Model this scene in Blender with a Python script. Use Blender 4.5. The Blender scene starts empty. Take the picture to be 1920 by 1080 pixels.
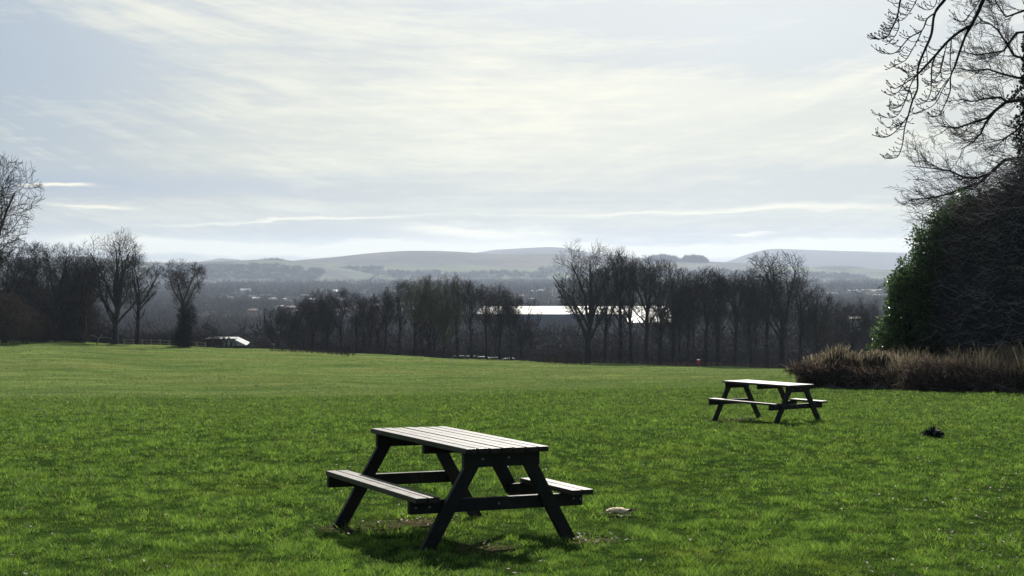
import bpy, math, random
import numpy as np
from mathutils import Vector, Matrix
random.seed(7); RNG = np.random.default_rng(11)
S = bpy.context.scene
COL = S.collection
PI = math.pi
F, VH, CZ = 2777.0, 505.0, 1.6          # focal length (px of a 1920 wide frame), eye-level row, eye height

# ------------------------------------------------------------------ helpers
def u_of(px): return (px-960.0)/F
def at(px, row, D):                      # the world point D metres ahead seen at a pixel of the photograph
    return Vector((u_of(px)*D, D, CZ-(row-VH)/F*D))

UK = [-.346, -.173, 0, .173, .346]
DK = [28.6, 42, 55, 75, 95, 130, 180, 240]
RK = [[790]*5, [764, 762, 758, 752, 750], [749, 745, 738, 726, 722], [753, 751, 743, 723, 714],
      [744, 739, 729, 713, 707], [700, 706, 713, 706, 701], [661, 674, 692, 699, 697], [636, 654, 677, 691, 694]]
ZK = [[-(r-VH)/F*D for r in rr] for D, rr in zip(DK, RK)]
P0D = [-250, 0, 9.3, 11.4, 20, 28.6]; P0Z = [8.0, -1.6, -1.93, -2.04, -2.47, -2.935]
FD = [300, 400, 600, 900, 2000, 3500, 6000, 14000]; FZ = [-21.5, -29, -39, -44, -46, -45, -42, -42]
def gz(x, y):
    x = np.atleast_1d(np.asarray(x, float)); y = np.atleast_1d(np.asarray(y, float))
    u = np.clip(x/np.maximum(y, 28.6), -.5, .5)
    yy = np.clip(y, 28.6, 240)
    cols = np.array([[np.interp(a, UK, r) for r in ZK] for a in np.linspace(-.5, .5, 41)])   # 41 x 8
    # linear extrapolation beyond the frame edge
    uu = (u+.5)*40; i = np.clip(uu.astype(int), 0, 39); f = uu-i
    # smooth interpolation along depth (monotone enough): resample on fine grid
    fine = np.linspace(28.6, 240, 212)
    cf = np.array([np.interp(fine, DK, c) for c in cols])
    k = np.exp(-np.linspace(-2, 2, 17)**2); k /= k.sum()
    pad = np.pad(cf, ((0, 0), (8, 8)), mode='reflect', reflect_type='odd')
    cf = np.array([np.convolve(r, k, 'valid') for r in pad])
    g = (yy-28.6)/(240-28.6)*211; j = np.clip(g.astype(int), 0, 210); h = g-j
    z = (cf[i, j]*(1-f)*(1-h)+cf[i+1, j]*f*(1-h)+cf[i, j+1]*(1-f)*h+cf[i+1, j+1]*f*h)
    near = np.interp(y, P0D, P0Z)
    z = np.where(y < 28.6, near, z)
    far = np.interp(y, FD, FZ)
    z300 = FZ[0]
    t = np.clip((y-240)/60, 0, 1)
    z = np.where(y > 240, z*(1-t)+z300*t, z)
    z = np.where(y > 300, far, z)
    amp = np.clip((y-33)/60, 0, 1)*np.clip((700-y)/500, 0, 1)
    z = z+amp*(.10*np.sin(x*.35+y*.11+1)+.06*np.sin(x*.17-y*.31)+.05*np.sin(y*.77+x*.09))
    z = z+.012*np.sin(x*1.9+y*.7)*np.sin(y*1.3-x*.4)
    return z+CZ
def G(x, y): return float(gz(x, y)[0])
def onground(px, D): x = u_of(px)*D; return Vector((x, D, G(x, D)))

class VN:                                # value noise for placing things
    def __init__(s, n=256, seed=0): s.g = np.random.default_rng(seed).random((n, n)); s.n = n
    def __call__(s, x, y):
        x = np.asarray(x)+1000.; y = np.asarray(y)+1000.
        i = np.floor(x).astype(int); j = np.floor(y).astype(int); f = x-i; g = y-j
        f = f*f*(3-2*f); g = g*g*(3-2*g); n = s.n; i %= n; j %= n; i2 = (i+1) % n; j2 = (j+1) % n
        return (s.g[i, j]*(1-f)*(1-g)+s.g[i2, j]*f*(1-g)+s.g[i, j2]*(1-f)*g+s.g[i2, j2]*f*g)
n1, n2, n3 = VN(seed=1), VN(seed=2), VN(seed=3)

class MB:
    def __init__(s): s.v = []; s.f = []
    def box(s, a, b, M=None):
        (x0, y0, z0), (x1, y1, z1) = a, b; n = len(s.v)
        p = [Vector(c) for c in ((x0,y0,z0),(x1,y0,z0),(x1,y1,z0),(x0,y1,z0),(x0,y0,z1),(x1,y0,z1),(x1,y1,z1),(x0,y1,z1))]
        if M is not None: p = [M @ c for c in p]
        s.v += [tuple(c) for c in p]
        s.f += [tuple(n+i for i in q) for q in ((0,3,2,1),(4,5,6,7),(0,1,5,4),(1,2,6,5),(2,3,7,6),(3,0,4,7))]
    def beam(s, a, b, w, t, up=(1, 0, 0)):         # bar from a to b: t thick along up, w across
        a = Vector(a); b = Vector(b); d = (b-a).normalized(); up = Vector(up); sd = d.cross(up).normalized()
        n = len(s.v)
        for P in (a, b):
            for (i, j) in ((-1,-1),(1,-1),(1,1),(-1,1)): s.v.append(tuple(P+sd*(w/2*i)+up*(t/2*j)))
        s.f += [tuple(n+i for i in q) for q in ((0,3,2,1),(4,5,6,7),(0,1,5,4),(1,2,6,5),(2,3,7,6),(3,0,4,7))]
    def tube(s, pts, rad, k=5):
        n = len(s.v); m = len(pts)
        ref = Vector((.31, .17, .93)) if abs((pts[1]-pts[0]).normalized().z) < .9 else Vector((1, .1, 0))
        for i, p in enumerate(pts):
            d = (pts[min(i+1, m-1)]-pts[max(i-1, 0)])
            if d.length < 1e-9: d = Vector((0, 0, 1))
            a = d.cross(ref); a = a.normalized() if a.length > 1e-9 else Vector((1, 0, 0)); b = d.cross(a).normalized()
            for j in range(k):
                t = 2*PI*j/k; s.v.append(tuple(p+a*(rad[i]*math.cos(t))+b*(rad[i]*math.sin(t))))
        for i in range(m-1):
            for j in range(k):
                s.f.append((n+i*k+j, n+i*k+(j+1) % k, n+(i+1)*k+(j+1) % k, n+(i+1)*k+j))
        s.f.append(tuple(n+(m-1)*k+j for j in range(k)))
    def tri(s, a, b, c):
        n = len(s.v); s.v += [tuple(a), tuple(b), tuple(c)]; s.f.append((n, n+1, n+2))
    def quad(s, a, b, c, d):
        n = len(s.v); s.v += [tuple(a), tuple(b), tuple(c), tuple(d)]; s.f.append((n, n+1, n+2, n+3))
    def cyl(s, c, ax, r, h, k=10):
        ax = Vector(ax).normalized(); s.tube([Vector(c), Vector(c)+ax*h], [r, r], k)
        n = len(s.v)-2*k; s.f.append(tuple(n+j for j in reversed(range(k))))
    def mesh(s, name, smooth=False):
        me = bpy.data.meshes.new(name); me.from_pydata(s.v, [], s.f); me.update()
        if smooth: me.polygons.foreach_set('use_smooth', [True]*len(me.polygons))
        return me
    def build(s, name, mat, parent=None, smooth=False, bevel=0):
        return obj(name, s.mesh(name, smooth), mat, parent, bevel)
def obj(name, me, mat, parent=None, bevel=0):
    o = bpy.data.objects.new(name, me)
    if mat is not None and len(me.materials) == 0: me.materials.append(mat)
    COL.objects.link(o)
    if parent is not None: o.parent = parent
    if bevel:
        b = o.modifiers.new('b', 'BEVEL'); b.width = bevel; b.segments = 2; b.limit_method = 'ANGLE'
    return o
def empty(name, loc=(0, 0, 0), rz=0):
    o = bpy.data.objects.new(name, None); o.location = loc; o.rotation_euler = (0, 0, rz); o.empty_display_size = .3
    COL.objects.link(o); return o
def tag(o, label=None, cat=None, group=None, kind=None):
    if label: o['label'] = label
    if cat: o['category'] = cat
    if group: o['group'] = group
    if kind: o['kind'] = kind
    return o
def np_mesh(name, V, faces_n, idx, mat, attrs=None, smooth=False):    # V (n,3); faces all with faces_n corners
    me = bpy.data.meshes.new(name); nf = len(idx)//faces_n
    me.vertices.add(len(V)); me.vertices.foreach_set('co', np.ascontiguousarray(V, dtype=np.float32).ravel())
    me.loops.add(len(idx)); me.loops.foreach_set('vertex_index', idx.astype(np.int32))
    me.polygons.add(nf); me.polygons.foreach_set('loop_start', np.arange(0, nf*faces_n, faces_n, dtype=np.int32))
    me.polygons.foreach_set('loop_total', np.full(nf, faces_n, dtype=np.int32))
    me.polygons.foreach_set('use_smooth', np.full(nf, smooth))
    for k, a in (attrs or {}).items():
        at_ = me.attributes.new(k, 'FLOAT', 'POINT'); at_.data.foreach_set('value', a.astype(np.float32))
    me.update(calc_edges=True)
    if mat: me.materials.append(mat)
    return me
def copy_tree(o, parent=None):
    c = o.copy(); COL.objects.link(c); c.parent = parent
    for ch in list(o.children): copy_tree(ch, c)
    return c
ORD = ['first','second','third','fourth','fifth','sixth','seventh','eighth','ninth','tenth','eleventh','twelfth','thirteenth','fourteenth','fifteenth','sixteenth','seventeenth','eighteenth','nineteenth','twentieth']

# ------------------------------------------------------------------ materials
def new_mat(name):
    m = bpy.data.materials.new(name); m.use_nodes = True; nt = m.node_tree; nt.nodes.clear()
    out = nt.nodes.new('ShaderNodeOutputMaterial'); return m, nt, out
class N:
    def __init__(s, nt): s.nt = nt
    def __call__(s, t, ins=None, **kw):
        n = s.nt.nodes.new(t)
        for k, v in kw.items(): setattr(n, k, v)
        for k, v in (ins or {}).items():
            sk = n.inputs[k]
            if hasattr(v, 'is_output') or isinstance(v, bpy.types.NodeSocket): s.nt.links.new(v, sk)
            else: sk.default_value = v
        return n
    def math(s, op, a, b=0.0, c=None, clamp=False):
        n = s.nt.nodes.new('ShaderNodeMath'); n.operation = op; n.use_clamp = clamp
        for i, v in enumerate((a, b) if c is None else (a, b, c)):
            if isinstance(v, bpy.types.NodeSocket): s.nt.links.new(v, n.inputs[i])
            else: n.inputs[i].default_value = v
        return n.outputs[0]
    def mix(s, f, a, b):
        n = s.nt.nodes.new('ShaderNodeMix'); n.data_type = 'RGBA'
        for i, v in ((0, f), (6, a), (7, b)):
            if isinstance(v, bpy.types.NodeSocket): s.nt.links.new(v, n.inputs[i])
            else: n.inputs[i].default_value = v if i == 0 else (*v, 1)[:4]
        return n.outputs[2]
    def noise(s, vec, scale, detail=4, rough=.55, dist=0, out=0):
        n = s('ShaderNodeTexNoise', {'Scale': scale, 'Detail': detail, 'Roughness': rough, 'Distortion': dist})
        if vec is not None: s.nt.links.new(vec, n.inputs['Vector'])
        return n.outputs[out]
    def mapping(s, vec, scale=(1, 1, 1), rot=(0, 0, 0), loc=(0, 0, 0)):
        n = s('ShaderNodeMapping', {'Scale': scale, 'Rotation': rot, 'Location': loc}); s.nt.links.new(vec, n.inputs[0]); return n.outputs[0]
    def ramp(s, f, lo, hi, a=0.0, b=1.0, smooth=True):
        n = s('ShaderNodeMapRange', {1: lo, 2: hi, 3: a, 4: b}, interpolation_type='SMOOTHSTEP' if smooth else 'LINEAR'); s.nt.links.new(f, n.inputs[0]); return n.outputs[0]

def simple(name, c1, c2=None, scale=3, rough=.85, spec=.3, bump=0, bscale=20, coord='Object', metallic=0, stretch=(1, 1, 1)):
    m, nt, out = new_mat(name); g = N(nt)
    tc = g('ShaderNodeTexCoord').outputs[coord]
    v = g.mapping(tc, stretch)
    col = g.mix(g.ramp(g.noise(v, scale, 5), .35, .65), c1, c2 or c1)
    p = g('ShaderNodeBsdfPrincipled', {'Base Color': col, 'Roughness': rough, 'Specular IOR Level': spec, 'Metallic': metallic})
    if bump:
        b = g('ShaderNodeBump', {'Strength': bump, 'Height': g.noise(v, bscale, 4)}); nt.links.new(b.outputs[0], p.inputs['Normal'])
    nt.links.new(p.outputs[0], out.inputs[0]); return m
def leafy(name, stops, rough=.5, spec=.4, trans=.4, attr='v', posscale=None):
    m, nt, out = new_mat(name); g = N(nt)
    a = g('ShaderNodeAttribute', attribute_name=attr).outputs['Fac']
    r = nt.nodes.new('ShaderNodeValToRGB'); nt.links.new(a, r.inputs[0])
    el = r.color_ramp.elements
    while len(el) < len(stops): el.new(.5)
    for e, (p_, c) in zip(el, stops): e.position = p_; e.color = (*c, 1)
    col = r.outputs[0]
    p = g('ShaderNodeBsdfPrincipled', {'Base Color': col, 'Roughness': rough, 'Specular IOR Level': spec})
    t = g('ShaderNodeBsdfTranslucent', {'Color': col})
    mx = g('ShaderNodeMixShader', {0: trans, 1: p.outputs[0], 2: t.outputs[0]})
    nt.links.new(mx.outputs[0], out.inputs[0]); return m

# wood of the tables: dark stained boards, worn and damp, the grain along local x
def wood(name, c1, c2, rough, wear=.0):
    m, nt, out = new_mat(name); g = N(nt)
    tc = g('ShaderNodeTexCoord').outputs['Object']
    info = g('ShaderNodeObjectInfo').outputs['Random']
    v = g.mapping(tc, (1.2, 14, 14))
    gr = g.noise(v, 4.5, 7, .65, .4); fine = g.noise(g.mapping(tc, (6, 120, 120)), 2, 4)
    blot = g.noise(tc, 3.1, 5, .6)
    col = g.mix(g.ramp(gr, .3, .7), c1, c2)
    col = g.mix(g.ramp(blot, .52, .7, 0, .75), col, (c2[0]*1.8+.03, c2[1]*1.6+.022, c2[2]*1.45+.015))
    pk = g.noise(g.mapping(tc, (0, 1, 0)), 10.3, 0, .5); col = g.mix(g.ramp(pk, .35, .65, 0, .5), col, (c1[0]*.7, c1[1]*.7, c1[2]*.7))
    r = g.ramp(g.math('ADD', g.math('MULTIPLY', blot, .7), g.math('MULTIPLY', fine, .3)), .3, .7, rough-.1, rough+.17)
    h = g.math('ADD', gr, g.math('MULTIPLY', fine, .4))
    b = g('ShaderNodeBump', {'Strength': .45, 'Distance': .004, 'Height': h})
    p = g('ShaderNodeBsdfPrincipled', {'Base Color': col, 'Roughness': r, 'Specular IOR Level': .30, 'Normal': b.outputs[0]})
    nt.links.new(p.outputs[0], out.inputs[0]); return m

M = {}
M['board'] = wood('weathered_boards', (.018, .014, .013), (.046, .035, .030), .42)
M['frame'] = wood('dark_stained_frame', (.010, .009, .010), (.020, .017, .017), .6)
M['bolt'] = simple('galvanised_bolt', (.22, .22, .24), rough=.5, metallic=.8)
M['bark'] = simple('grey_bark', (.024, .024, .028), (.046, .043, .045), scale=2.5, rough=.95, spec=.1, bump=.6, bscale=14, stretch=(1, 1, .3))
M['twig'] = simple('winter_twigs', (.034, .031, .034), (.056, .048, .047), scale=.6, rough=.9, spec=.15)
M['twig_olive'] = simple('olive_winter_twigs', (.080, .078, .042), (.125, .118, .062), scale=.6, rough=.9, spec=.15)  # lighter olive version of the winter twigs
M['near_bark'] = simple('dark_smooth_bark', (.018, .015, .015), (.035, .028, .026), scale=9, rough=.8, spec=.2, bump=.4, bscale=60)
M['scrub'] = leafy('brown_scrub_twigs', [(0, (.022, .017, .018)), (.55, (.055, .038, .034)), (1, (.13, .095, .07))], .9, .1, .1)
M['under'] = leafy('dark_understorey', [(0, (.018, .018, .024)), (.6, (.034, .031, .037)), (1, (.065, .055, .050))], .95, .05, .05)
M['wood_far'] = leafy('winter_woodland', [(0, (.026, .026, .032)), (.45, (.046, .042, .048)), (.75, (.070, .056, .054)), (.9, (.035, .048, .034)), (1, (.09, .08, .06))], .95, .05, .1)
M['reed'] = leafy('dead_stalks', [(0, (.032, .027, .023)), (.5, (.100, .083, .058)), (1, (.31, .27, .18))], .8, .2, .5)
M['bramble'] = leafy('bramble_stems', [(0, (.022, .018, .017)), (.6, (.070, .050, .040)), (1, (.24, .19, .14))], .75, .3, .35)
M['dead_twig'] = leafy('bleached_twigs', [(0, (.022, .020, .024)), (.6, (.080, .070, .070)), (1, (.42, .38, .35))], .75, .25, .2)
M['evergreen'] = leafy('glossy_evergreen_leaves', [(0, (.016, .036, .015)), (.5, (.060, .118, .034)), (1, (.24, .35, .11))], .30, .6, .42)
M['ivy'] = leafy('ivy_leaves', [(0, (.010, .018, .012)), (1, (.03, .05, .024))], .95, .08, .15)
M['grass'] = None

# ------------------------------------------------------------------ ground sheet
def ground_mat():
    m, nt, out = new_mat('meadow_ground'); g = N(nt)
    pos = g('ShaderNodeNewGeometry').outputs['Position']
    sp = g('ShaderNodeSeparateXYZ', {0: pos}); y = sp.outputs[1]; x = sp.outputs[0]
    flat = g('ShaderNodeCombineXYZ', {0: x, 1: y, 2: 0.0}).outputs[0]
    soil = g.mix(g.ramp(g.noise(flat, 6, 6, .65), .35, .65), (.024, .044, .010), (.046, .080, .018))
    bare = g.ramp(g.noise(flat, .9, 5, .6), .60, .72)
    soil = g.mix(g.math('MULTIPLY', bare, .5), soil, (.060, .055, .022))
    # worn soil under the two tables, where feet rub the grass away
    def spot(cx, cy, r0, r1, sy=1.0):
        dx = g.math('SUBTRACT', x, cx); dy = g.math('MULTIPLY', g.math('SUBTRACT', y, cy), sy)
        d = g.math('SQRT', g.math('ADD', g.math('MULTIPLY', dx, dx), g.math('MULTIPLY', dy, dy)))
        d = g.math('ADD', d, g.math('MULTIPLY', g.math('SUBTRACT', g.noise(flat, 5, 5), .5), .5))
        return g.ramp(d, r0, r1, 1, 0)
    worn = g.mix(g.ramp(g.noise(flat, 16, 6, .7), .4, .62), (.05, .036, .026), (.17, .13, .085))
    for a in ((-1.15, 11.75, .15, .5), (-.75, 12.2, .1, .4), (.55, 10.95, .05, .3), (-.2, 10.5, .05, .35), (4.25, 28.7, .2, .6), (4.6, 29.3, .2, .5)):
        soil = g.mix(g.math('MULTIPLY', spot(*a), .8), soil, worn)
    # bleached pasture beyond the brow, with sky sheen put into its pale colour
    st = g.mapping(flat, (.35, 1.5, 1))
    a1 = g.noise(st, .22, 6, .6); a2 = g.noise(flat, .045, 4, .5); a3 = g.noise(g.mapping(flat, (.5, 2.2, 1)), .9, 5, .7)
    past = g.mix(g.ramp(a1, .35, .66), (.080, .130, .034), (.185, .240, .072))
    past = g.mix(g.ramp(a2, .42, .62, 0, .6), past, (.19, .205, .070))
    past = g.mix(g.ramp(a3, .52, .70, 0, .6), past, (.055, .085, .030))
    c = g.mix(g.ramp(g.math('ADD', y, g.math('MULTIPLY', a2, 14)), 58, 74), soil, past)
    # valley floor: woods, rough ground, fields
    val = g.mix(g.ramp(g.noise(flat, .012, 5), .4, .6), (.026, .026, .028), (.044, .043, .038))
    fld = g.noise(g.mapping(flat, (.0011, .0028, 1)), 1, 2, .4)
    val = g.mix(g.math('MULTIPLY', g.ramp(fld, .50, .53, 0, .9), g.ramp(y, 2600, 3400)), val, (.13, .17, .075))
    c = g.mix(g.ramp(y, 246, 262), c, val)
    h = g.math('ADD', g.noise(flat, 8, 6, .7), g.math('MULTIPLY', g.noise(st, 1.4, 6, .7), 2.0))
    b = g('ShaderNodeBump', {'Strength': .8, 'Distance': .12, 'Height': h})
    p = g('ShaderNodeBsdfPrincipled', {'Base Color': c, 'Roughness': 1.0, 'Specular IOR Level': .0, 'Normal': b.outputs[0]})
    nt.links.new(p.outputs[0], out.inputs[0]); return m
ys = np.concatenate([np.linspace(-240, 0, 30), np.linspace(1, 60, 120), np.linspace(61, 300, 260), np.geomspace(305, 12800, 90)])
tt = np.linspace(-1, 1, 321); ss = np.sign(tt)*np.abs(tt)**1.8
hw = np.maximum(170, .62*ys)
X = ss[None, :]*hw[:, None]; Y = np.repeat(ys[:, None], 321, 1)
Zg = gz(X.ravel(), Y.ravel())
V = np.stack([X.ravel(), Y.ravel(), Zg], 1)
R_, C_ = X.shape
i0 = (np.arange(R_-1)[:, None]*C_+np.arange(C_-1)[None, :]).ravel()
idx = np.stack([i0, i0+1, i0+1+C_, i0+C_], 1).ravel()
tag(obj('ground', np_mesh('ground', V, 4, idx, ground_mat(), smooth=True), None), kind='structure')

# ------------------------------------------------------------------ grass
def grass_mat():
    m, nt, out = new_mat('grass_blades'); g = N(nt)
    v = g('ShaderNodeAttribute', attribute_name='v').outputs['Fac']
    pale = g('ShaderNodeAttribute', attribute_name='pale').outputs['Fac']
    pos = g('ShaderNodeNewGeometry').outputs['Position']
    big = g.noise(pos, .55, 4, .6); small = g.noise(pos, 4.5, 4, .6)
    c = g.mix(v, (.034, .078, .018), (.300, .475, .066))
    c = g.mix(g.ramp(big, .52, .72, 0, .45), c, (.24, .30, .040))
    c = g.mix(g.ramp(small, .36, .55, .7, 0), c, (.022, .062, .016))
    c = g.mix(g.ramp(v, .955, .965), c, (.30, .25, .12))
    st = g.noise(g.mapping(pos, (.12, .5, 0)), 1.0, 6, .65)
    pc = g.mix(g.ramp(st, .38, .62), (.098, .160, .042), (.240, .305, .092)); pc = g.mix(g.math('MULTIPLY', v, .5), pc, (.20, .26, .09))
    c = g.mix(pale, c, pc)
    p = g('ShaderNodeBsdfPrincipled', {'Base Color': c, 'Roughness': .55, 'Specular IOR Level': .25})
    t = g('ShaderNodeBsdfTranslucent', {'Color': c})
    mx = g('ShaderNodeMixShader', {0: .40, 1: p.outputs[0], 2: t.outputs[0]})
    nt.links.new(mx.outputs[0], out.inputs[0]); return m
TABLES = [((-.452, 11.371), -1.094), ((4.937, 28.585), -.955)]
BARE = [(.90, 12.50, .15), (-1.15, 11.75, .50), (-.75, 12.1, .38), (.58, 10.95, .28), (-.2, 10.5, .26), (4.25, 28.7, .5), (4.6, 29.3, .4)]
def blades(n, d0, d1, side, hbase, wpx, mat):
    D = d0*(d1/d0)**RNG.random(n); x = (RNG.random(n)*2-1)*side*D
    if mat == 'margin': q_ = RNG.random(n); x = np.where(x < 0, -1, 1)*(.36*D+q_*9); side = .4+9/30
    # gather into tufts
    nt_ = n//22; tD = d0*(d1/d0)**RNG.random(nt_); tx = (RNG.random(nt_)*2-1)*side*tD      # tufts
    k = RNG.random(n) < .5; ti = RNG.integers(0, nt_, n)
    x = np.where(k, tx[ti]+RNG.normal(0, .0024, n)*D, x); D = np.where(k, tD[ti]+RNG.normal(0, .0026, n)*D, D)
    keep = np.ones(n, bool)
    for (cx, cy, r) in BARE:
        d = np.hypot(x-cx, D-cy)+.25*(n1(x*4, D*4)-.5)
        keep &= (d > r) | (RNG.random(n) < .22)
    hole = n2(x*2.2+7, D*1.7)*.6+n1(x*6, D*5)*.4
    keep &= (hole < .64) | (RNG.random(n) < .35)
    litter = (x > .28*D) & (D < 16)
    keep &= ~litter | (n3(x*3, D*3) < .62) | (RNG.random(n) < .4)
    x = x[keep]; D = D[keep]; n = len(x)
    z = gz(x, D)
    cl = n1(x*1.3, D*1.3)*.35+n2(x*5, D*5)*.65
    cl2 = n3(x*12+3, D*6.5)*.45+n2(x*6.1, D*3.6+9)*.3+n1(x*2.3, D*1.6)*.25
    h = hbase*(.22+3.0*np.clip(cl2-.28, 0, 1)**1.35)*(.6+.8*RNG.random(n))*(1+np.clip((D-12)/60, 0, .8))
    w = wpx*D/1481.0*(.6+.8*RNG.random(n))
    ang = RNG.random(n)*2*PI; lean = h*(.3+1.0*RNG.random(n)); la = RNG.random(n)*2*PI
    dx, dy = np.cos(ang)*w/2, np.sin(ang)*w/2
    A = np.stack([x-dx, D-dy, z-.01], 1); B = np.stack([x+dx, D+dy, z-.01], 1)
    C = np.stack([x+np.cos(la)*lean, D+np.sin(la)*lean, z+h], 1)
    V = np.stack([A, B, C], 1).reshape(-1, 3)
    v = np.clip(.08+.62*RNG.random(n)+1.25*(cl2-.48)+.3*(cl-.5), 0, .94); v = np.where(RNG.random(n) < .018, 1, v)
    edge = D+10*(n3(x*.06, D*.06)-.5)+4*(n1(x*.4, D*.4)-.5)
    pale = np.clip((edge-22)/70, 0, 1)*.8
    return V, np.repeat(v, 3), np.repeat(pale, 3)
M['grass'] = grass_mat()
parts = [blades(950000, 8.4, 62, .40, .040, 1.75, None), blades(170000, 4.5, 62, .40, .042, 3.2, 'margin'), blades(300000, 60, 262, .40, .06, 1.0, None)]
V = np.concatenate([p[0] for p in parts]); v = np.concatenate([p[1] for p in parts]); pl = np.concatenate([p[2] for p in parts])
tag(obj('grass', np_mesh('grass', V, 3, np.arange(len(V)), M['grass'], {'v': v, 'pale': pl}), None),
    'short winter grass of the sloping park meadow', 'grass', kind='stuff')

# scattered dead leaves on the grass
mb = MB(); vals = []
for i in range(2600):
    D = 8.8*(60/8.8)**random.random(); x = (random.random()*2-1)*.38*D
    if D < 17 and random.random() < .45: x = (.22+.2*random.random()**.7)*D
    if random.random() < .12: cx, cy, r = random.choice(BARE); a = random.random()*6.28; x = cx+math.cos(a)*r*random.random()*1.3; D = cy+math.sin(a)*r*random.random()*1.3
    c = Vector((x, D, G(x, D)+.018+.02*random.random())); a = random.random()*6.28; s_ = random.uniform(.008, .022)
    t = Vector((math.cos(a), math.sin(a), random.uniform(-.4, .4)))*s_; b = Vector((-math.sin(a), math.cos(a), random.uniform(-.5, .5)))*s_*.55
    mb.quad(c-t, c+b+Vector((0, 0, .006)), c+t, c-b); vals += [random.random()]*4
me = mb.mesh('leaf_litter'); at_ = me.attributes.new('v', 'FLOAT', 'POINT'); at_.data.foreach_set('value', vals)
M['leaf'] = leafy('dead_leaves', [(0, (.04, .026, .018)), (.6, (.10, .065, .035)), (1, (.26, .19, .10))], .6, .4, .3)
tag(obj('leaf_litter', me, M['leaf']), 'brown and buff dead leaves scattered through the grass', 'leaves', kind='stuff')

# ------------------------------------------------------------------ picnic tables
def make_table():
    L, W, a, hs, ft, ins, bs = 1.80, .665, .714, .42, .608, .085, .08
    h = L/2; t = .038
    root = empty('picnic_table')
    n = 7; g_ = .012; pw = (W-g_*(n-1))/n
    mb = MB()
    rr = random.Random(3)
    for i in range(n):
        y0 = -W/2+i*(pw+g_); e = rr.uniform(-.003, .003); zz = rr.uniform(-.0015, .0015)
        mb.box((-h+e, y0, .75-t+zz), (h+e, y0+pw, .75+zz))
    mb.build('tabletop', M['board'], root, bevel=.004)
    for sgn, x0 in ((-1, -h), (1, bs)):
        mb = MB(); bw = .088
        for k in range(2):
            yo = a-k*(bw+.008)
            y0, y1 = (-yo, -yo+bw) if sgn < 0 else (yo-bw, yo)
            mb.box((x0, y0, hs-t), (h, y1, hs))
        mb.build('seat', M['board'], root, bevel=.004)
    for kx, x1 in enumerate((h-ins, -h+ins)):
        mb = MB(); mb.box((x1-.046, -.305, .75-t-.105), (x1+.001, .305, .75-t-.001)); mb.build('header', M['frame'], root, bevel=.004)
        for s_ in (-1, 1):
            mb = MB(); foot = {(0,-1): .03, (1,-1): -.055}.get((kx, s_), -.02)
            sl = (ft-.235)/.62
            mb.beam((x1-.0245, s_*(ft-sl*foot), foot-.02), (x1-.0245, s_*(.235-sl*.04), .66), .098, .044)
            mb.build('leg', M['frame'], root, bevel=.004)
        mb = MB()
        if kx == 0: mb.box((x1-.094, -.70, hs-t-.095), (x1-.048, .70, hs-t-.001))
        else: mb.box((x1-.094, -.70, hs-t-.095), (x1-.048, .42, hs-t-.001))
        mb.build('crossbeam', M['frame'], root, bevel=.004)
    mb = MB(); mb.box((-.03, -.26, .75-t-.085), (.016, .36, .75-t-.001)); mb.build('header', M['frame'], root, bevel=.004)
    mb = MB(); mb.beam((.04, .485, .32), (.04, .285, .66), .098, .044); mb.build('brace', M['frame'], root, bevel=.004)
    mb = MB(); mb.box((.063, .44, hs-t-.095), (.107, .70, hs-t-.001)); mb.build('seat_support', M['frame'], root, bevel=.004)
    for (y, z) in ((-.16, .665), (.05, .67), (-.655, .335), (-.55, .335), (.62, .34), (.68, .335), (.0, .335)):
        mb = MB(); x = h-ins+.001 if z > .5 else h-ins-.048
        mb.cyl((x, y, z), (1, 0, 0), .009, .005); mb.build('bolt', M['bolt'], root)
    return root
tb = make_table(); tb.location = (-.452, 11.371, CZ-2.038); tb.rotation_euler = (-.023, -.014, -1.094)
tag(tb, 'large close picnic table of dark timber with slatted top and one short bench', 'picnic table', 'picnic tables on the meadow')
t2 = copy_tree(tb); t2.location = (4.937, 28.585, CZ-2.935); t2.rotation_euler = (-.009, -.011, -.955)
tag(t2, 'smaller distant picnic table with glaring pale top near the brambles', 'picnic table')

# ------------------------------------------------------------------ bare trees
def grow(mb, p, d, length, r0, lvl, P, rnd, segs=None, kf=None):
    n = segs or P['segs'][lvl]
    pts = [p.copy()]; rad = [r0]; d = d.normalized()
    r1 = r0*P['taper'][lvl]
    for i in range(n):
        w = P['wig'][lvl]
        d = (d+Vector((rnd.gauss(0, w), rnd.gauss(0, w), rnd.gauss(0, w)+P['up'][lvl]))).normalized()
        p = p+d*(length/n); pts.append(p.copy()); rad.append(r0+(r1-r0)*(i+1)/n)
    mb.tube(pts, [max(q, P['rmin']) for q in rad], P['k'][lvl])
    if lvl+1 >= len(P['segs']): return pts
    nb = P['nb'][lvl]; c = P['env'](None)
    for j in range(nb):
        f = P['start'][lvl]+(1-P['start'][lvl])*(j+rnd.random()*.9)/nb
        f = min(f, .999)
        x = f*n; i = int(x); q = pts[i].lerp(pts[i+1], x-i); dd = (pts[i+1]-pts[i]).normalized()
        ax = dd.orthogonal().normalized(); ax.rotate(Matrix.Rotation(j*2.4+rnd.uniform(-.5, .5), 3, dd))
        ang = math.radians(rnd.uniform(*P['ang'][lvl]))
        nd = dd*math.cos(ang)+ax*math.sin(ang)
        ll = P['len'][lvl+1]*rnd.uniform(.65, 1.15)*(1-.35*(f if lvl else 0))
        sc = P['env'](q+nd*ll)
        if sc > 1:
            for _ in range(6):
                ll *= .75
                if P['env'](q+nd*ll) <= 1: break
            if ll < P['len'][lvl+1]*.22: continue
        rr = (rad[i]*.9)*P['rr'][lvl]*(ll/P['len'][lvl+1])**.5
        grow(mb, q, nd, ll, rr, lvl+1, P, rnd)
    return pts
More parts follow.
